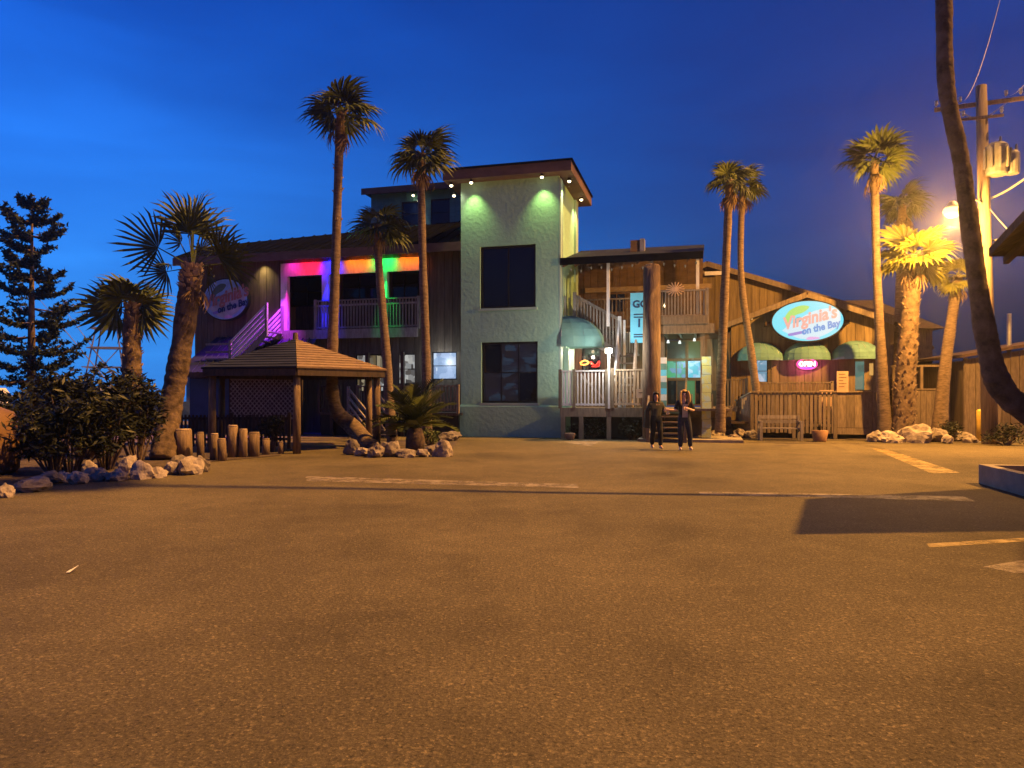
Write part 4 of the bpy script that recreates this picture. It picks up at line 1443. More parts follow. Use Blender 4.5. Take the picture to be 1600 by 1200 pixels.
# cycad-like feather palm in the rock island
def feather(seed, L_=1.35, n=22):
    rnd = random.Random(seed)
    mb = MB()
    pts = [Vector((L_ * t, 0, .55 * L_ * t - .62 * L_ * t * t)) for t in [i / 8 for i in range(9)]]
    mb.tube(pts, [.018 * (1 - .8 * i / 8) + .003 for i in range(9)], 4)
    for i in range(n):
        t = .16 + .84 * i / n
        c = Vector((L_ * t, 0, .55 * L_ * t - .62 * L_ * t * t))
        for s in (-1, 1):
            d = Vector((.62, s * .75, .16 - .3 * rnd.random())).normalized()
            ln = .34 * math.sin(math.pi * min(1, t * .82 + .15)) + .08
            w_ = Vector((.022, 0, .012))
            mb.face([c - w_, c + w_, c + d * ln * .6 + w_ * .7, c + d * ln, c + d * ln * .6 - w_ * .7])
    return mb.mesh('feather_frond', M['frond'])


fe = [feather(i) for i in range(4)]
cy = empty('feather_palm', gnd(648, 704), 0, 'low feather palm with arching fronds in the rock island', 'palm tree', 'palm trees')
MB().tube([(0, 0, 0), (.02, 0, .3), (0, 0, .62)], [.26, .27, .2], 10).build('trunk', M['barkdark'], cy, True)
for i in range(30):
    o = link('frond', random.choice(fe), cy)
    t = (i + .5) / 30
    o.location = (0, 0, .6)
    o.rotation_euler = (random.uniform(-.3, .3), -R(72 - 78 * t + random.uniform(-8, 8)), i * 2.39996)
    o.scale = (random.uniform(.8, 1.18),) * 3


# ------------------------------------------------------------------ Norfolk pine
def norfolk(loc, h, label):
    rnd = random.Random(4)
    root = empty('norfolk_pine', loc, 0, label, 'tree')
    MB().tube([(0, 0, 0), (0, 0, h * .5), (.02, 0, h)], [.17, .1, .015], 8).build('trunk', M['barkdark'], root, True)
    mb, br = MB(), MB()
    tiers = 15
    for i in range(tiers):
        t = i / (tiers - 1)
        z = 1.1 + (h - 1.35) * t
        L_ = (1.95 - 1.25 * t + .25 * math.sin(t * 16)) * rnd.uniform(.8, 1.15) * (1 if t < .96 else .6)
        nb = 6 if t < .8 else 5
        off = rnd.random() * 6
        for b in range(nb):
            if rnd.random() < .12: continue
            a = off + 2 * math.pi * b / nb + rnd.uniform(-.15, .15)
            d = Vector((math.cos(a), math.sin(a), 0))
            ln = L_ * rnd.uniform(.7, 1.1)
            tipz = .10 + .22 * ln
            ctr = lambda s: Vector((0, 0, z)) + d * ln * s + Vector((0, 0, -.14 * math.sin(s * 3.1) * ln + tipz * s * s))
            br.tube([ctr(0), ctr(.5), ctr(1)], [.03, .02, .01], 4)
            side = d.cross((0, 0, 1))
            for j in range(7):
                s = .3 + .7 * (j + .5) / 7
                c = ctr(s)
                for sd in (-1, 1):
                    # upturned bottle-brush twig
                    w_ = (.16 + .15 * (1 - abs(s - .7))) * (.6 + .4 * ln / 1.8)
                    tip = c + side * sd * w_ * rnd.uniform(.6, 1.2) + d * .14 + Vector((0, 0, rnd.uniform(.02, .16)))
                    ax_ = (tip - c)
                    for k in range(19):
                        p = c + ax_ * rnd.uniform(.05, 1.05)
                        r_ = Vector((rnd.uniform(-1, 1), rnd.uniform(-1, 1), rnd.uniform(-.7, 1.1))).normalized() * rnd.uniform(.09, .17)
                        q_ = Vector((rnd.uniform(-1, 1), rnd.uniform(-1, 1), rnd.uniform(-1, 1))).normalized() * .055
                        mb.face([p - q_, p + q_, p + r_])
    mb.build('crown', M['pine'], root)
    br.build('branches', M['barkdark'], root)


norfolk(at(50, 700, 24) * Vector((1, 1, 0)) if False else Vector((-15.6, 24, 0)), 7.9, 'dark tiered Norfolk pine at the left edge against the sky')


# ------------------------------------------------------------------ shrubs
def shrub(loc, rx, ry, h, label, n=1500, seed=1, m='leaf', leaf=.075, cat='shrub', group='shrubs in the left bed'):
    rnd = random.Random(seed)
    root = empty('leafy_shrub', loc, 0, label, cat, group)
    st, mb = MB(), MB()
    cl = []
    for i in range(16):
        a, r = rnd.uniform(0, 6.28), math.sqrt(rnd.random())
        zz = h * rnd.uniform(.3, .95)
        k = 1 - .35 * (zz / h)
        c = Vector((math.cos(a) * r * rx * k, math.sin(a) * r * ry * k, zz))
        cl.append((c, rnd.uniform(.22, .42) * min(rx, h) ** .5))
        st.tube([(c.x * .2, c.y * .2, 0), (c.x * .6, c.y * .6, zz * .5), c], [.025, .018, .006], 5)
    for i in range(n):
        c, r = rnd.choice(cl)
        d = Vector((rnd.gauss(0, 1), rnd.gauss(0, 1), rnd.gauss(0, .9))).normalized()
        p = c + d * r * rnd.random() ** .45
        if p.z < .05: p.z = .05 + rnd.random() * .2
        x = Vector((rnd.gauss(0, 1), rnd.gauss(0, 1), rnd.gauss(.2, .6))).normalized() * leaf * rnd.uniform(.7, 1.7)
        y = x.cross(Vector((rnd.gauss(0, 1), rnd.gauss(0, 1), rnd.gauss(0, 1)))).normalized() * leaf * .33
        mb.face([p - x, p + y, p + x, p - y])
    mb.build('foliage', M[m], root)
    st.build('stems', M['barkdark'], root)
    return root


for i, (x, y, rx, ry, h, lb) in enumerate([
    (84, 742, .7, .6, 1.45, 'low dark shrub beside the brown tank'),
    (112, 738, .95, .8, 1.75, 'dark leafy shrub below the Norfolk pine'),
    (165, 734, .95, .8, 2.05, 'tallest leafy shrub left of the thick palm'),
    (214, 728, .7, .7, 1.9, 'narrow leafy shrub right beside the thick palm trunk'),
    (130, 716, 1.2, .9, 1.9, 'rear shrub in the middle of the left bed'),
    (45, 716, 1.1, .9, 1.55, 'rear shrub near the left edge'),
]):
    shrub(gnd(x, y), rx, ry, h, lb, 1700, 50 + i)
shrub(gnd(672, 697), .35, .3, .5, 'small green shrub right of the feather palm', 500, 71, 'grass', .05, group='low plants')
shrub(gnd(560, 690), .4, .3, .6, 'low shrub behind the foot of the leaning palm', 500, 72, 'leaf', .06, group='low plants')
shrub(bw(1.2, -.5), .7, .3, .75, 'dark shrub under the lower deck', 800, 73, 'leaf', .06, group='low plants')
shrub(bw(2.7, -.6), .5, .3, .6, 'dark shrub under the deck steps', 600, 74, 'leaf', .06, group='low plants')
shrub(gnd(1158, 680), .5, .3, .55, 'grey green low shrub beside the slatted fence', 600, 75, 'grass', .05, group='low plants')
shrub(gnd(1490, 690), .45, .3, .6, 'low flowering shrub behind the right rocks', 600, 76, 'leaf', .05, group='low plants')
shrub(gnd(1572, 696), .6, .4, .6, 'low shrub beside the utility pole foot', 600, 77, 'leaf', .06, group='low plants')
shrub(gnd(425, 706), .5, .35, .9, 'loose shrub between the log posts and the pavilion post', 600, 78, 'leaf', .06, group='low plants')


# ------------------------------------------------------------------ limestone rocks
def rock_mesh(seed):
    bm = bmesh.new()
    bmesh.ops.create_icosphere(bm, subdivisions=3, radius=1)
    off = Vector((seed * 7.3, seed * 3.1, seed * 5.7))
    for v in bm.verts:
        p = v.co.copy()
        d = 1 + .42 * noise.noise(p * 1.1 + off) + .22 * noise.noise(p * 2.7 + off) + .12 * noise.noise(p * 6 + off)
        v.co = p * d
        v.co.z = max(v.co.z, -.55)
    me = bpy.data.meshes.new('rock')
    bm.to_mesh(me)
    bm.free()
    me.materials.append(M['rock'])
    return me


RK = [rock_mesh(i) for i in range(7)]
ORD = ['first', 'second', 'third', 'fourth', 'fifth', 'sixth', 'seventh', 'eighth', 'ninth', 'tenth', 'eleventh', 'twelfth', 'thirteenth', 'fourteenth', 'fifteenth', 'sixteenth', 'seventeenth']


def rocks(spec, where, group):
    spec = sorted(spec)
    for i, (x, y, wpx, hpx) in enumerate(spec):
        p = gnd(x, y)
        k = p.y / F
        a, h = wpx * k / 2, hpx * k
        o = link('limestone_rock', RK[(i * 3 + len(spec)) % 7])
        o.location = (p.x, p.y + a * .5, h * random.uniform(.2, .34))
        o.rotation_euler = (random.uniform(-.2, .2), random.uniform(-.2, .2), random.uniform(0, 6.28))
        o.scale = (a * .9, a * .8, h * .56)
        tag(o, '%s limestone rock from the left %s' % (ORD[i], where), 'rock', group)


rocks([(5, 778, 28, 26), (45, 769, 58, 26), (66, 757, 46, 22), (96, 754, 26, 20), (116, 757, 34, 24), (146, 752, 36, 26), (176, 752, 40, 22), (196, 742, 28, 34), (215, 749, 40, 30), (243, 747, 30, 22), (268, 742, 26, 26), (292, 742, 50, 34), (312, 738, 30, 28), (277, 733, 40, 24), (136, 742, 30, 26)], 'edging the left planting bed', 'rocks edging the left bed')
rocks([(549, 711, 26, 26), (566, 713, 30, 16), (586, 715, 30, 24), (608, 714, 36, 30), (633, 715, 34, 14), (660, 714, 26, 14), (676, 711, 28, 20), (692, 714, 32, 30), (700, 690, 38, 18)], 'ringing the palm island', 'rocks ringing the palm island')
rocks([(1122, 684, 30, 14), (1138, 681, 30, 20), (1160, 684, 26, 18), (1175, 685, 24, 16), (1148, 687, 20, 10)], 'beside the wooden bench', 'rocks beside the bench')
rocks([(1372, 691, 30, 20), (1398, 692, 40, 20), (1437, 692, 58, 34), (1468, 691, 34, 26), (1392, 685, 26, 18), (1505, 690, 34, 18), (1520, 692, 24, 16), (1484, 693, 22, 14)], 'around the foot of the bright palm', 'rocks below the bright palm')

# ------------------------------------------------------------------ log bollards, picket fence, pavilion, tank
for i, (x0, x1, y0, y1) in enumerate([(275, 300, 670, 717), (308, 319, 675, 718), (328, 340, 677, 719), (341, 354, 685, 720), (356, 372, 664, 715), (373, 386, 670, 715), (388, 405, 675, 714), (409, 421, 685, 711), (434, 443, 690, 709)]):
    b = gnd((x0 + x1) / 2, y1)
    k = b.y / F
    h, r = (y1 - y0) * k, (x1 - x0) * k / 2
    rt = empty('log_bollard', b, random.random() * 6, '%s upright log bollard from the left in the row by the pavilion' % ORD[i], 'bollard', 'log bollards')
    lean = Vector((random.uniform(-.03, .03), random.uniform(-.03, .03), 0))
    MB().tube([(0, 0, -.05), lean * .5 + Vector((0, 0, h * .5)), lean + Vector((0, 0, h - .03))], [r * 1.04, r, r * .97], 12).build('log', M['log'], rt, True)
    MB().tube([lean + Vector((0, 0, h - .03)), lean + Vector((0, 0, h))], [r * .97, r * .86], 12).build('cut_top', M['stub'], rt, True)

pf = empty('picket_fence', at(270, 660, 21) * Vector((1, 1, 0)), R(6), 'dark picket fence behind the log bollards', 'fence')
for i in range(30):
    x = i * .105
    slab('picket', M['darkwood'], pf, x, x + .06, 0, .02, .08, .98 + random.uniform(-.01, .02))
for z in (.25, .85):
    slab('rail', M['darkwood'], pf, -.05, 3.2, .021, .06, z, z + .07)
for x in (-.06, 1.55, 3.16):
    slab('post', M['darkwood'], pf, x, x + .09, .03, .12, 0, 1.05)

# hexagonal pavilion, one corner towards the viewer
C0 = Vector((-5.62, 19.3, 0))
SD = 2.75
rot = R(46)
cx = C0 + Vector((math.cos(rot + R(60)), math.sin(rot + R(60)), 0)) * SD
pv = empty('garden_pavilion', cx, 0, 'small wooden pavilion with tan board roof on round posts', 'pavilion')
hexv = [Vector((math.cos(rot + R(240 + 60 * i)), math.sin(rot + R(240 + 60 * i)), 0)) * SD for i in range(6)]
ZE, ZA = 2.25, 3.18
apex = Vector((-.05, 0, ZA))
for i in range(6):
    p, q = hexv[i] * 1.04, hexv[(i + 1) % 6] * 1.04
    P_, Q_ = p + Vector((0, 0, ZE)), q + Vector((0, 0, ZE))
    nrm = (Q_ - P_).cross(apex - P_).normalized() * .05
    rm_ = M['roofblue'] if i in (3, 4, 5) else M['tanwood']  # left panels take the darker blue-grey to stand in for their shaded side
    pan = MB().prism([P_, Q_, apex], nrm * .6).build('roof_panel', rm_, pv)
    nb = 12
    for k in range(nb):
        t0, t1 = k / nb + .004, (k + 1) / nb - .001
        a0, b0, a1, b1 = P_.lerp(apex, t0), Q_.lerp(apex, t0), P_.lerp(apex, t1), Q_.lerp(apex, t1)
        o0, o1 = nrm * 1.05, nrm * .72
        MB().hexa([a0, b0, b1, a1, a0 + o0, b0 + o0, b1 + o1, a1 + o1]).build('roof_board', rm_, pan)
    piece('eave_beam', M['darkwood'], pv, p * .97 + Vector((0, 0, ZE - .1)), q * .97 + Vector((0, 0, ZE - .1)), .09, .18)
    MB().tube([hexv[i] * .93 + Vector((0, 0, 0)), hexv[i] * .93 + Vector((0, 0, ZE - .1))], [.11, .095], 10).build('post', M['log'], pv, True)
MB().tube([(-.05, 0, ZA - .05), (-.05, 0, ZA + .22)], [.09, .07], 8).build('finial', M['log'], pv)

tk = empty('brown_tank', (-10.62, 14.3, 0), 0, 'large smooth brown rounded tank cut by the left edge', 'tank')
MB().tube([(0, 0, 0), (0, 0, .08), (0, 0, .6), (0, 0, 1.0), (0, 0, 1.2), (0, 0, 1.32), (0, 0, 1.37)], [.86, .92, .96, .93, .82, .55, .2], 28).build('body', M['brownpaint'], tk, True)
MB().tube([(0, 0, 1.36), (0, 0, 1.44)], [.14, .12], 14).build('cap', M['black'], tk)

# carved tiki-like post in the island
cs = empty('carved_post', gnd(612, 702), R(20), 'short carved wooden post in the rock island', 'carving')
MB().tube([(0, 0, 0), (0, 0, .2), (0, 0, .24), (0, 0, .5), (0, 0, .54), (0, 0, .78), (0, 0, .82), (0, 0, .92)], [.17, .17, .135, .165, .13, .16, .12, .17], 9).build('body', M['tanwood'], cs)
for s in (-1, 1):
    MB().tube([(s * .07, -.13, .68), (s * .07, -.185, .68)], [.04, .03], 7).build('eye', M['black'], cs)
MB().box(-.09, .09, -.19, -.12, .36, .42).build('mouth', M['black'], cs)
MB().hexa([(-.03, -.2, .5), (.03, -.2, .5), (.03, -.12, .5), (-.03, -.12, .5), (-.015, -.16, .64), (.015, -.16, .64), (.015, -.12, .64), (-.015, -.12, .64)]).build('nose', M['tanwood'], cs)

# lamp / pot at the tower corner
pt2 = empty('clay_pot', bw(.62, -1.15), 0, 'small clay pot at the corner of the tower', 'pot')
MB().tube([(0, 0, 0), (0, 0, .03), (0, 0, .2), (0, 0, .24)], [.13, .15, .2, .17], 12).build('pot', M['terracotta'], pt2, True)
MB().tube([(0, 0, .19), (0, 0, .2)], [.15, .1], 12).build('soil', M['soil'], pt2)

# ------------------------------------------------------------------ utility pole with street lamp, transformer and cables
PB = gnd(1547, 694)
up_ = empty('utility_pole', PB, 0, 'wooden utility pole carrying the amber street lamp, transformer and crossarms', 'utility pole')
ptop = at(1533, 134, PB.y) - PB
MB().tube([(0, 0, -.1), ptop * .5, ptop], [.235, .19, .155], 12).build('pole', M['pole'], up_, True)


def on(x, y, dY=0):
    return at(x, y, PB.y + dY) - PB


piece('crossarm', M['pole'], up_, on(1460, 172, .5), on(1640, 148, -.4), .10, .12)
piece('crossarm', M['pole'], up_, on(1502, 187, -.2), on(1568, 180, -.35), .07, .08)
for a, b in ((on(1490, 170, -.1), on(1531, 190, -.1)), (on(1577, 158, -.1), on(1535, 188, -.1))):
    piece('brace', M['steel'], up_, a, b, .03, .03)
for x, y, dy in ((1463, 166, .5), (1500, 160, .3), (1572, 150, -.2), (1595, 147, -.25), (1505, 182, -.2), (1565, 176, -.35)):
    c = on(x, y, dy)
    MB().tube([c, c + Vector((0, 0, .06)), c + Vector((0, 0, .1)), c + Vector((0, 0, .17))], [.03, .06, .045, .06], 8).build('insulator', M['steel'], up_)
for j, (x, y, r, h) in enumerate(((1557, 274, .32, 1.0), (1582, 272, .2, .72))):
    c = on(x, y, -.25 - .1 * j)
    t = MB().tube([c, c + Vector((0, 0, .05)), c + Vector((0, 0, h - .08)), c + Vector((0, 0, h))], [r * .92, r, r, r * .7], 14).build('transformer', M['steelgrey'], up_, False)
    for k in range(5 if j == 0 else 0):
        a = R(180 + 36 * k)
        d = Vector((math.cos(a), math.sin(a), 0))
        piece('cooling_fin', M['steelgrey'], t, c + d * (r + .05) + Vector((0, 0, .18)), c + d * (r + .05) + Vector((0, 0, h - .2)), .03, .10)
    MB().tube([c + Vector((.08, -.06, h)), c + Vector((.08, -.06, h + .2))], [.05, .03], 7).build('bushing', M['steelgrey'], t)
piece('bracket', M['steel'], up_, on(1535, 236, -.1), on(1557, 240, -.25), .06, .08)
piece('bracket', M['steel'], up_, on(1535, 262, -.1), on(1557, 264, -.25), .06, .08)
LP = at(1488, 330, 22.1)
lp = LP - PB
MB().tube(spline([on(1533, 318, -.15), on(1524, 312, -.3), on(1506, 314, -1.0), lp + Vector((.12, .06, .2))], 5), .035, 8).build('lamp_arm', M['steel'], up_, True)
MB().tube([lp + Vector((0, 0, .30)), lp + Vector((0, 0, .24)), lp + Vector((0, 0, .12)), lp + Vector((0, 0, .08))], [.07, .12, .2, .2], 14).build('lamp_hood', M['steel'], up_, True)
lampm = em('sodium_lamp', (255, 200, 90), 7)
MB().tube([lp + Vector((0, 0, .09)), lp + Vector((0, 0, .0)), lp + Vector((0, 0, -.1)), lp + Vector((0, 0, -.17)), lp + Vector((0, 0, -.2))], [.22, .26, .22, .14, .02], 14).build('lamp_globe', lampm, up_, True)
point('street_lamp_light', up_, lp + Vector((-.05, -.05, -.42)), (1.0, .46, .09), LAMP_POWER, .12)
MB().tube([on(1522, 330, -.2), on(1524, 470, -.25)], .03, 6).build('conduit', M['steel'], up_)

# cables: each hangs between the pole and somewhere off to the right
def cable(a, b, sag, r, label, m='black'):
    a, b = Vector(a), Vector(b)
    pts = [a.lerp(b, i / 12) - Vector((0, 0, sag * 4 * (i / 12) * (1 - i / 12))) for i in range(13)]
    o = MB().tube(pts, r, 6).build('overhead_cable', M[m])
    tag(o, label, 'cable', 'cables on the utility pole')


cable(at(1546, 311, 23.6), at(1690, 195, 20), .25, .035, 'upper pale service cable rising from the utility pole', 'cablegrey')
cable(at(1549, 376, 23.6), at(1700, 308, 19), .2, .035, 'middle pale cable running right from the utility pole', 'cablegrey')
cable(at(1549, 391, 23.6), at(1690, 330, 19), .2, .03, 'lower pale cable running right from the utility pole', 'cablegrey')
cable(at(1540, 318, 23.5), at(1620, 400, 21), .1, .018, 'thin stay wire dropping right from the utility pole', 'cablegrey')
cable(at(1500, 160, 23.9), at(1570, -30, 12), .5, .006, 'thin power line passing overhead, left one', 'cablegrey')
cable(at(1572, 150, 23.5), at(1680, -30, 12), .5, .006, 'thin power line passing overhead, right one', 'cablegrey')

# ------------------------------------------------------------------ roof corner of the building at the right edge, casting its shadow on the lot
rh = empty('side_building', (8.6, 7.4, 0), 0, 'building with brown overhanging roof corner at the right edge', 'building')
b0 = Vector((8.6, 7.4, 0))
A = at(1545, 401, 10.55)
Bn = Vector((5.75, 7.75, 3.75))
pts = [A, Bn, Vector((12.5, 7.9, 6.6)), Vector((12.5, 12.5, 3.9))]
rfp = MB().prism([p - b0 for p in pts], (0, 0, .12)).build('roof', M['roofbrown'], rh)
for i in range(9):
    t = (i + .5) / 9
    p, q = A.lerp(pts[3], t), Bn.lerp(pts[2], t)
    piece('rafter', M['rafter'], rh, p - b0 - Vector((0, 0, .06)), q - b0 - Vector((0, 0, .06)), .07, .1)
MB().box(0, 4, 0.6, 3.2, 0, 3.4).build('wall', M['siding'], rh)

# kerbed concrete island at the right edge
k0, k1 = gnd(1540, 756), gnd(1600, 773)
kd = (k1 - k0).normalized()
k2 = k0 + kd * 4
inn = Vector((kd.y, -kd.x, 0)) * -1
if inn.x < 0: inn = -inn
is_ = empty('kerb_island', k0, 0, 'raised concrete kerb island around the curved palm', 'kerb')
tag(is_, kind='structure')
W_, HK = 4.2, .33
q = [Vector((0, 0, 0)), k2 - k0, k2 - k0 + inn * W_, inn * W_]
MB().prism([Vector((p.x, p.y, -.02)) for p in q], (0, 0, HK - .08)).build('fill', M['grit'], is_)
for a, b in zip(q, q[1:] + q[:1]):
    d = (b - a).normalized()
    piece('kerb_stone', M['concrete'], is_, a + Vector((0, 0, HK / 2)) + d * .08, b + Vector((0, 0, HK / 2)) + d * .08, .16, HK)

# yellow bollard
yb = empty('yellow_bollard', gnd(1530, 691), 0, 'yellow steel bollard left of the utility pole', 'bollard')
MB().tube([(0, 0, 0), (0, 0, 1.0), (0, 0, 1.06), (0, 0, 1.09)], [.085, .085, .07, .02], 12).build('tube', M['yellow'], yb, True)
MB().tube([(0, 0, 0), (0, 0, .03)], [.14, .13], 12).build('base', M['steel'], yb)

# ------------------------------------------------------------------ buildings behind on the right
h1 = empty('neighbour_house', (16.2, 33, 0), R(-8), 'tan wooden house with dark hip roof behind the bright palm', 'house')
wl = MB().box(-2.6, 2.4, 0, 5, 0, 4.55).build('wall', M['siding'], h1)
for i in range(16):
    x = -2.6 + 5.0 * i / 16
    slab('board', M['deckwood'], wl, x + .01, x + .30, -.03, -.002, 2.5, 4.5)
slab('band', M['deckwood'], h1, -2.65, 2.45, -.06, -.031, 3.6, 3.75)
MB().hexa([(-3, -.4, 4.5), (2.8, -.4, 4.5), (2.8, 5.4, 4.5), (-3, 5.4, 4.5), (-.9, 2.2, 6.1), (.7, 2.2, 6.1), (.7, 2.9, 6.1), (-.9, 2.9, 6.1)]).build('roof', M['roofbrown'], h1)
for x in (-1.2, .4):
    window(h1, x, x + .9, 1.5, 2.35, -.09, M['deckwood'], M['glass'], 2, 1, .06)

tf = empty('tall_fence', at(1395, 690, 28.6) * Vector((1, 1, 0)), R(-10), 'tan board fence with rail between the bright palm and the house', 'fence')
for i in range(10):
    x = i * .2
    slab('board', M['deckwood'], tf, x, x + .19, 0, .025, .1, 1.75)
slab('cap_rail', M['deckwood'], tf, -.05, 2.05, -.04, .07, 1.76, 1.82)
for x in (0, 1.0, 1.95):
    slab('post', M['deckwood'], tf, x, x + .1, .026, .12, 0, 2.7)
slab('upper_rail', M['deckwood'], tf, -.05, 2.05, .03, .1, 2.65, 2.73)

s2 = empty('plank_shed', (18.1, 28.4, 0), R(-6), 'tan plank shed with sloping roof at the right edge', 'shed')
wl = MB().box(-.6, 7, 0.0, 4, 0, 2.9).build('wall', M['siding'], s2)
for i in range(24):
    x = -.6 + 7.6 * i / 24
    zt_ = 2.95 + (x + .6) * .17
    MB().hexa([(x + .01, -.035, 0), (x + .30, -.035, 0), (x + .30, -.002, 0), (x + .01, -.002, 0), (x + .01, -.035, zt_), (x + .30, -.035, zt_ + .05), (x + .30, -.002, zt_ + .05), (x + .01, -.002, zt_)]).build('plank', M['deckwood'], wl)
MB().hexa([(-1, -.5, 2.98), (7.4, -.5, 4.4), (7.4, 4.4, 4.4), (-1, 4.4, 2.98), (-1, -.5, 3.1), (7.4, -.5, 4.52), (7.4, 4.4, 4.52), (-1, 4.4, 3.1)]).build('roof', M['roofbrown'], s2)
slab('corner_post', M['deckwood'], s2, -.72, -.6, -.1, .02, 0, 3.0)
slab('sign_plate', M['tan'], s2, 2.0, 2.9, -.07, -.04, 1.4, 1.85)
MB().tube([(2.0, 2, 3.3), (2.0, 2, 4.9)], [.09, .09], 8).build('vent_pipe', M['steel'], s2)

# ------------------------------------------------------------------ boats in the harbour at the left
def boat(loc, rz, label, L_=11, tower=False, glow=None):
    root = empty('moored_boat', loc, rz, label, 'boat', 'boats in the harbour')
    mb = MB()
    st = [(-.5, .9, .8), (-.2, 1.0, .85), (.15, .95, 1.0), (.4, .5, 1.25), (.5, .03, 1.45)]
    rings = []
    for s, w_, h in st:
        x = s * L_
        rings.append([(x, -w_ * 1.6, h), (x, -w_ * 1.2, -.1), (x, w_ * 1.2, -.1), (x, w_ * 1.6, h)])
    for a, b in zip(rings, rings[1:]):
        for i in range(4):
            j = (i + 1) % 4
            mb.face([a[i], a[j], b[j], b[i]])
    mb.face(rings[0])
    mb.build('hull', M['tarp'] if tower else M['greywood'], root)
    MB().hexa([(-2.5, -1.2, .8), (2.2, -1.2, 1), (2.2, 1.2, 1), (-2.5, 1.2, .8), (-2.2, -1.05, 2.5), (1.2, -1.05, 2.5), (1.2, 1.05, 2.5), (-2.2, 1.05, 2.5)]).build('cabin', M['paper'], root)
    if glow:
        for i in range(4):
            slab('cabin_window', glow, root, -1.9 + i * .8, -1.3 + i * .8, -1.24, -1.16, 1.6, 2.1)
    else:
        slab('cabin_window', M['glass'], root, -1.8, 1.0, -1.24, -1.16, 1.6, 2.1)
    if tower:
        t = MB()
        for sx in (-1, 1):
            for sy in (-1, 1):
                t.bar((sx * 1.5 - .4, sy * 1.0, 2.4), (sx * .75 - .4, sy * .6, 7.0), .09)
        for z, k in ((4.0, .75), (5.5, .5), (7.0, .28)):
            a, b = .75 + k * 1.1, .6 + k * .55
            for sy in (-1, 1): t.bar((-a - .4, sy * b, z), (a - .4, sy * b, z), .08)
            for sx in (-1, 1): t.bar((sx * a - .4, -b, z), (sx * a - .4, b, z), .08)
        t.bar((-1.9, -1.0, 2.4), (.6, -.8, 5.5), .06).bar((1.1, -1.0, 2.4), (-1.4, -.8, 5.5), .06)
        t.box(-1.5, .7, -.8, .8, 5.5, 5.58).box(-1.3, .5, -.7, .7, 7.0, 7.1).box(-.9, .1, -.4, .4, 7.1, 7.7)
        t.build('tuna_tower', M['steel'], root)
        for s in (1, -1):
            MB().tube([(.5, s * 1.2, 2), (-4.5, s * 2.2, 9)], [.05, .02], 5).build('outrigger', M['steel'], root)
    return root


boat((-31.2, 58, -.2), R(12), 'fishing boat with tall lattice tuna tower beyond the shrubs', 12, True)
boat((-37, 62, -.2), R(170), 'boat with green lit cabin windows behind the Norfolk pine', 12, False, em('green_boat_light', (70, 200, 160), 1.2))
boat((-47, 66, -.2), R(15), 'pale boat at the far left of the harbour', 12, False, em('white_boat_light', (210, 220, 235), 1.2))
fb = empty('harbour_building', (-46, 118, 0), 0, 'low distant harbour building on the horizon', 'building')
MB().box(-6, 4, 0, 8, 0, 5).build('wall', M['greywood'], fb)
MB().box(-6.3, 4.3, -.3, 8.3, 5, 5.5).build('roof', M['roofdark'], fb)
MB().box(-1, 1, 2, 4, 5.5, 7.5).build('roof_hut', M['greywood'], fb)

# scrap of litter
o = MB().prism([(0, 0, .012), (.025, .01, .012), (.05, .10, .05), (.03, .13, .03), (.0, .06, .02)], (0, 0, .004)).build('paper_scrap', M['paper'])
o.location = gnd(103, 897)
tag(o, 'small white paper scrap on the asphalt at the left', 'litter')


# ------------------------------------------------------------------ the two people walking
def skin_mesh(name, verts, edges, root, m, sub=2):
    """verts: (x, y, z, r) or (x, y, z, rx, ry)"""
    me = bpy.data.meshes.new(name + '_cage')
    me.from_pydata([v[:3] for v in verts], edges, [])
    o = bpy.data.objects.new(name + '_cage', me)
    COL.objects.link(o)
    md = o.modifiers.new('skin', 'SKIN')
    md.use_smooth_shade = True
    for i, v in enumerate(verts):
        sv = me.skin_vertices[0].data[i]
        sv.radius = (v[3], v[4] if len(v) > 4 else v[3])
        sv.use_root = i == root
    o.modifiers.new('sub', 'SUBSURF').levels = sub
    dg = bpy.context.evaluated_depsgraph_get()
    dg.update()
    out = bpy.data.meshes.new_from_object(o.evaluated_get(dg))
    out.materials.clear()
    out.materials.append(m)
    bpy.data.objects.remove(o)
    return out


def head_parts(root, c, s, skin, hair, hair_long):
    """eyes, nose, mouth, ears and hair on a head centred at c looking along -y"""
    c = Vector(c)
    for sx in (-1, 1):
        MB().tube([c + Vector((sx * .032, -.088, .005)) * s, c + Vector((sx * .032, -.101, .005)) * s], [.013 * s, .009 * s], 6).build('eye', M['black'], root)
    MB().box(c.x - .022 * s, c.x + .022 * s, c.y - .104 * s, c.y - .085 * s, c.z - .062 * s, c.z - .052 * s).build('mouth', M['lip'], root)
    rnd = random.Random(3)
    mb = MB()
    pts = []
    n, k = 16, 9
    for j in range(k + 1):
        e = math.pi / 2 - (math.pi * .62) * j / k
        for i in range(n):
            a = 2 * math.pi * i / n
            front = max(0, -math.sin(a))
            rr = 1.0 + .05 * rnd.uniform(-1, 1)
            z_ = math.sin(e) * .132 * rr
            r_ = math.cos(e) * .112 * rr
            if front > .35 and e < .62:      # keep the face clear
                z_ = math.sin(.62) * .128
                r_ = math.cos(.62) * .098
            if hair_long and front < .35 and j > k * .6:
                z_ -= hair_long * ((j / k - .6) / .4)
                r_ = max(r_, .095)
            pts.append(c + Vector((math.cos(a) * r_ * .92, math.sin(a) * r_ * 1.02 + .008, z_ + .008)) * s)
    for j in range(k):
        for i in range(n):
            mb.face([pts[j * n + i], pts[j * n + (i + 1) % n], pts[(j + 1) * n + (i + 1) % n], pts[(j + 1) * n + i]])
    mb.build('hair', hair, root, True)


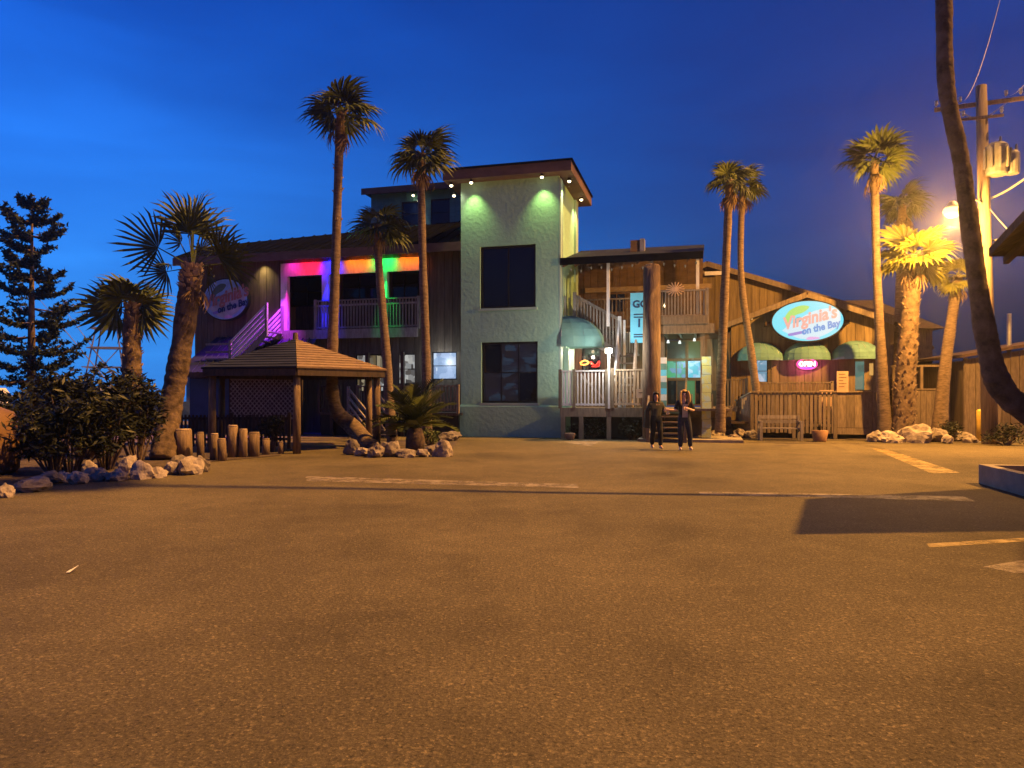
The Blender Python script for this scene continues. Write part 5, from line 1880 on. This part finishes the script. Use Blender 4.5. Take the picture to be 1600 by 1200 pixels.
M['lip'] = mat('lips', (.4, .14, .11), (.35, .12, .1))
M['skin1'] = mat('skin', (.45, .27, .19), (.40, .235, .165), 8, rough=.55)
M['skin2'] = mat('fair_skin', (.72, .48, .36), (.64, .42, .31), 8, rough=.55)
M['hair1'] = mat('dark_hair', (.02, .013, .01), (.012, .008, .006), 9, (3, 3, 1), .5)
M['hair2'] = mat('blonde_hair', (.50, .30, .10), (.32, .18, .06), 9, (6, 6, 1), .5)
M['olive'] = mat('olive_top', (.075, .07, .045), (.05, .047, .03), 6, rough=.9)
M['blackcloth'] = mat('black_cloth', (.018, .016, .018), (.011, .010, .011), 6, rough=.9)
M['jeans'] = mat('dark_jeans', (.035, .037, .055), (.02, .022, .034), 6, rough=.9)
M['greyshirt'] = mat('pale_shirt', (.4, .36, .31), (.3, .27, .23), 6, rough=.9)
M['shoe'] = mat('pale_shoes', (.7, .62, .5), (.55, .48, .38), 6, rough=.7)


def hand(root, w, tip, skin, curl=.5, flip=1):
    """palm and five bent fingers from wrist w towards tip"""
    w, tip = Vector(w), Vector(tip)
    d = (tip - w).normalized()
    side = d.cross((0, -1, .15)).normalized() * flip
    nrm = side.cross(d)
    vs = [(*w, .024, .03), (*(w + d * .045), .02, .04), (*(w + d * .085), .014, .042)]
    es = [(0, 1), (1, 2)]
    for i, (o_, ln) in enumerate(((-.033, .062), (-.011, .075), (.011, .08), (.033, .068))):
        b = w + d * .088 + side * o_
        m_ = b + d * ln * .55 + nrm * ln * .15 * curl
        e = m_ + d * ln * .4 * (1 - curl * .5) + nrm * ln * .45 * curl
        k = len(vs)
        vs += [(*b, .0095), (*m_, .009), (*e, .0075)]
        es += [(2, k), (k, k + 1), (k + 1, k + 2)]
    b = w + d * .03 + side * -.036
    k = len(vs)
    vs += [(*b, .0115), (*(b + d * .035 - side * .022 + nrm * .012), .0105), (*(b + d * .06 - side * .026 + nrm * .022), .008)]
    es += [(1, k), (k, k + 1), (k + 1, k + 2)]
    return vs, es


def person(loc, rz, label, h, pose):
    """pose: a dict of joints in metres for a 1.66 m figure that looks along -y"""
    root = empty('person', loc, rz, label, 'person', 'people walking on the lot')
    s = h / 1.66
    J = pose
    g = lambda k, r: tuple(c * s for c in J[k]) + tuple(q * s for q in r)
    names, vs, es = {}, [], []

    def add(k, *r):
        names[k] = len(vs)
        vs.append(g(k, r))

    add('pelvis', .135, .10); add('waist', .115, .085); add('chest', .145, .10); add('neck0', .06, .055); add('neck', .05)
    add('head', .078, .092); add('crown', .062, .075)
    for a, b in (('pelvis', 'waist'), ('waist', 'chest'), ('chest', 'neck0'), ('neck0', 'neck'), ('neck', 'head'), ('head', 'crown')):
        es.append((names[a], names[b]))
    for sd in 'lr':
        add('sh' + sd, .058); add('el' + sd, .042); add('wr' + sd, .027)
        es += [(names['chest'], names['sh' + sd]), (names['sh' + sd], names['el' + sd]), (names['el' + sd], names['wr' + sd])]
        hv, he = hand(root, Vector(J['wr' + sd]), Vector(J['ha' + sd]), None, J.get('curl', .6), 1 if sd == 'l' else -1)
        k = len(vs)
        hv = hv[1:]
        vs += [tuple(c * s for c in v) for v in hv]
        es += [(names['wr' + sd], k)] + [(k + a - 1, k + b - 1) for a, b in he if a > 0]
        add('hip' + sd, .09); add('kn' + sd, .062); add('an' + sd, .042); add('to' + sd, .036, .028)
        es += [(names['pelvis'], names['hip' + sd]), (names['hip' + sd], names['kn' + sd]), (names['kn' + sd], names['an' + sd]), (names['an' + sd], names['to' + sd])]
    body = skin_mesh('body', vs, es, 0, J['skin'], 1)
    link('body', body, root)

    def cloth(name, keys, rads, edges, m):
        v = [g(k, r if hasattr(r, '__len__') else (r,)) for k, r in zip(keys, rads)]
        link(name, skin_mesh(name, v, edges, 0, m), root)

    cloth('trousers', ['pelvis', 'waist', 'hipl', 'knl', 'anl', 'hipr', 'knr', 'anr'], [(.155, .12), (.135, .105), .108, .08, .066, .108, .08, .066], [(0, 1), (0, 2), (2, 3), (3, 4), (0, 5), (5, 6), (6, 7)], J['trousers'])
    cloth('top', ['waist', 'pelvis', 'chest', 'neck0', 'shl', 'ell', 'shr', 'elr'] + (['wrl', 'wrr'] if J.get('long') else []), [(.145, .115), (.165, .125), (.165, .12), (.078, .07), .08, .062, .08, .062] + ([.045, .045] if J.get('long') else []), [(0, 1), (0, 2), (2, 3), (2, 4), (4, 5), (2, 6), (6, 7)] + ([(5, 8), (7, 9)] if J.get('long') else []), J['top'])
    for sd in 'lr':
        a, t = Vector(J['an' + sd]), Vector(J['to' + sd])
        v = [(*((a + Vector((0, .035, -.035))) * s), .045 * s), (*((a.lerp(t, .5) + Vector((0, 0, -.012))) * s), .046 * s, .038 * s), (*(t * s), .042 * s, .03 * s)]
        link('shoe', skin_mesh('shoe', v, [(0, 1), (1, 2)], 0, J['shoes']), root)
    head_parts(root, Vector(J['head']) * s + Vector((0, 0, .035 * s)), s, J['skin'], J['hair'], J['hairlen'])
    return root


P1 = dict(pelvis=(0, 0, .90), waist=(0, 0, 1.05), chest=(0, -.01, 1.24), neck0=(0, 0, 1.37), neck=(0, -.005, 1.42), head=(0, -.02, 1.50), crown=(0, -.005, 1.60),
          shl=(.17, 0, 1.32), ell=(.25, .0, 1.06), wrl=(.27, -.2, 1.02), hal=(.27, -.32, 1.05), shr=(-.17, 0, 1.32), elr=(-.26, .05, 1.05), wrr=(-.27, -.02, .83), har=(-.26, -.08, .7),
          hipl=(.09, 0, .86), knl=(.095, -.12, .50), anl=(.10, -.10, .10), tol=(.11, -.25, .045), hipr=(-.09, 0, .86), knr=(-.08, .02, .48), anr=(-.06, .20, .12), tor=(-.06, .08, .035),
          skin=M['skin1'], hair=M['hair1'], hairlen=.22, trousers=M['blackcloth'], top=M['olive'], shoes=M['shoe'], long=True)
P2 = dict(pelvis=(0, 0, .91), waist=(0, 0, 1.06), chest=(0, -.01, 1.25), neck0=(0, 0, 1.38), neck=(0, -.005, 1.43), head=(0, -.02, 1.51), crown=(0, -.005, 1.61),
          shl=(.17, 0, 1.33), ell=(.25, -.05, 1.10), wrl=(.08, -.24, 1.16), hal=(-.05, -.27, 1.17), shr=(-.17, 0, 1.33), elr=(-.25, -.08, 1.12), wrr=(-.44, -.22, 1.13), har=(-.58, -.25, 1.12),
          hipl=(.09, 0, .87), knl=(.14, -.06, .49), anl=(.17, .02, .09), tol=(.19, -.13, .04), hipr=(-.09, 0, .87), knr=(-.10, -.05, .49), anr=(-.11, -.02, .09), tor=(-.12, -.17, .04),
          skin=M['skin2'], hair=M['hair2'], hairlen=.30, trousers=M['jeans'], top=M['blackcloth'], shoes=M['shoe'])
pa = gnd(1025, 702)
person(pa, R(6), 'person in black trousers and olive top walking with a dark jacket', 1.64, P1)
pb = gnd(1069, 704)
w2 = person(pb, R(-4), 'person with long blonde hair, black cardigan and jeans, one forearm out', 1.68, P2)
MB().box(-.075, .075, -.155, -.137, .93, 1.30).build('shirt_front', M['greyshirt'], w2)
for s in (-1, 1):
    for k_ in range(3):
        x0 = s * (.088 + .012 * k_)
        MB().tube(spline([(x0 * .8, -.03 - .02 * k_, 1.66), (x0 * 1.1, -.06 - .02 * k_, 1.55), (x0 * 1.15, -.085 - .02 * k_, 1.42), (x0 * 1.05, -.125 - .012 * k_, 1.26 + .03 * k_)], 3), [.028, .03, .032, .032, .032, .03, .028, .026, .022, .008], 6).build('hair_lock', M['hair2'], w2, True)
# jacket over the first person's arm and shoulder bag strap
w1 = [o for o in bpy.data.objects if o.name == 'person'][0]
MB().hexa([(-.36, -.1, .62), (-.22, -.14, .60), (-.2, .14, .62), (-.34, .14, .64), (-.33, -.06, 1.12), (-.22, -.08, 1.14), (-.21, .1, 1.14), (-.31, .1, 1.12)]).build('folded_jacket', M['blackcloth'], w1)
ph = MB().box(-.035, .035, -.006, .006, -.07, .07).build('mobile_phone', M['paper'])
ph.location = pa + Vector((.27, -.335, 1.07))
ph.rotation_euler = (R(20), 0, R(6))
tag(ph, 'small white phone held by the person in the olive top', 'phone')

# ------------------------------------------------------------------ thin haze volume added to give the lamps a glow
hm = bpy.data.materials.new('glow_haze')
hm.use_nodes = True
ht = hm.node_tree
ht.nodes.remove(ht.nodes['Principled BSDF'])
pv_ = ht.nodes.new('ShaderNodeVolumePrincipled')
pv_.inputs['Color'].default_value = (.95, .96, 1, 1)
pv_.inputs['Density'].default_value = .0009
pv_.inputs['Anisotropy'].default_value = .86
for k_ in ('Density Attribute', 'Color Attribute', 'Temperature Attribute'):
    if k_ in pv_.inputs: pv_.inputs[k_].default_value = ''
hm.cycles.homogeneous_volume = True
ht.links.new(pv_.outputs[0], ht.nodes['Material Output'].inputs['Volume'])
hz_ = MB().box(-75, 45, -14, 135, -1.2, 24).build('haze', hm)
tag(hz_, 'thin haze added over the whole lot for lamp glow', kind='stuff')
S.cycles.volume_bounces = 0
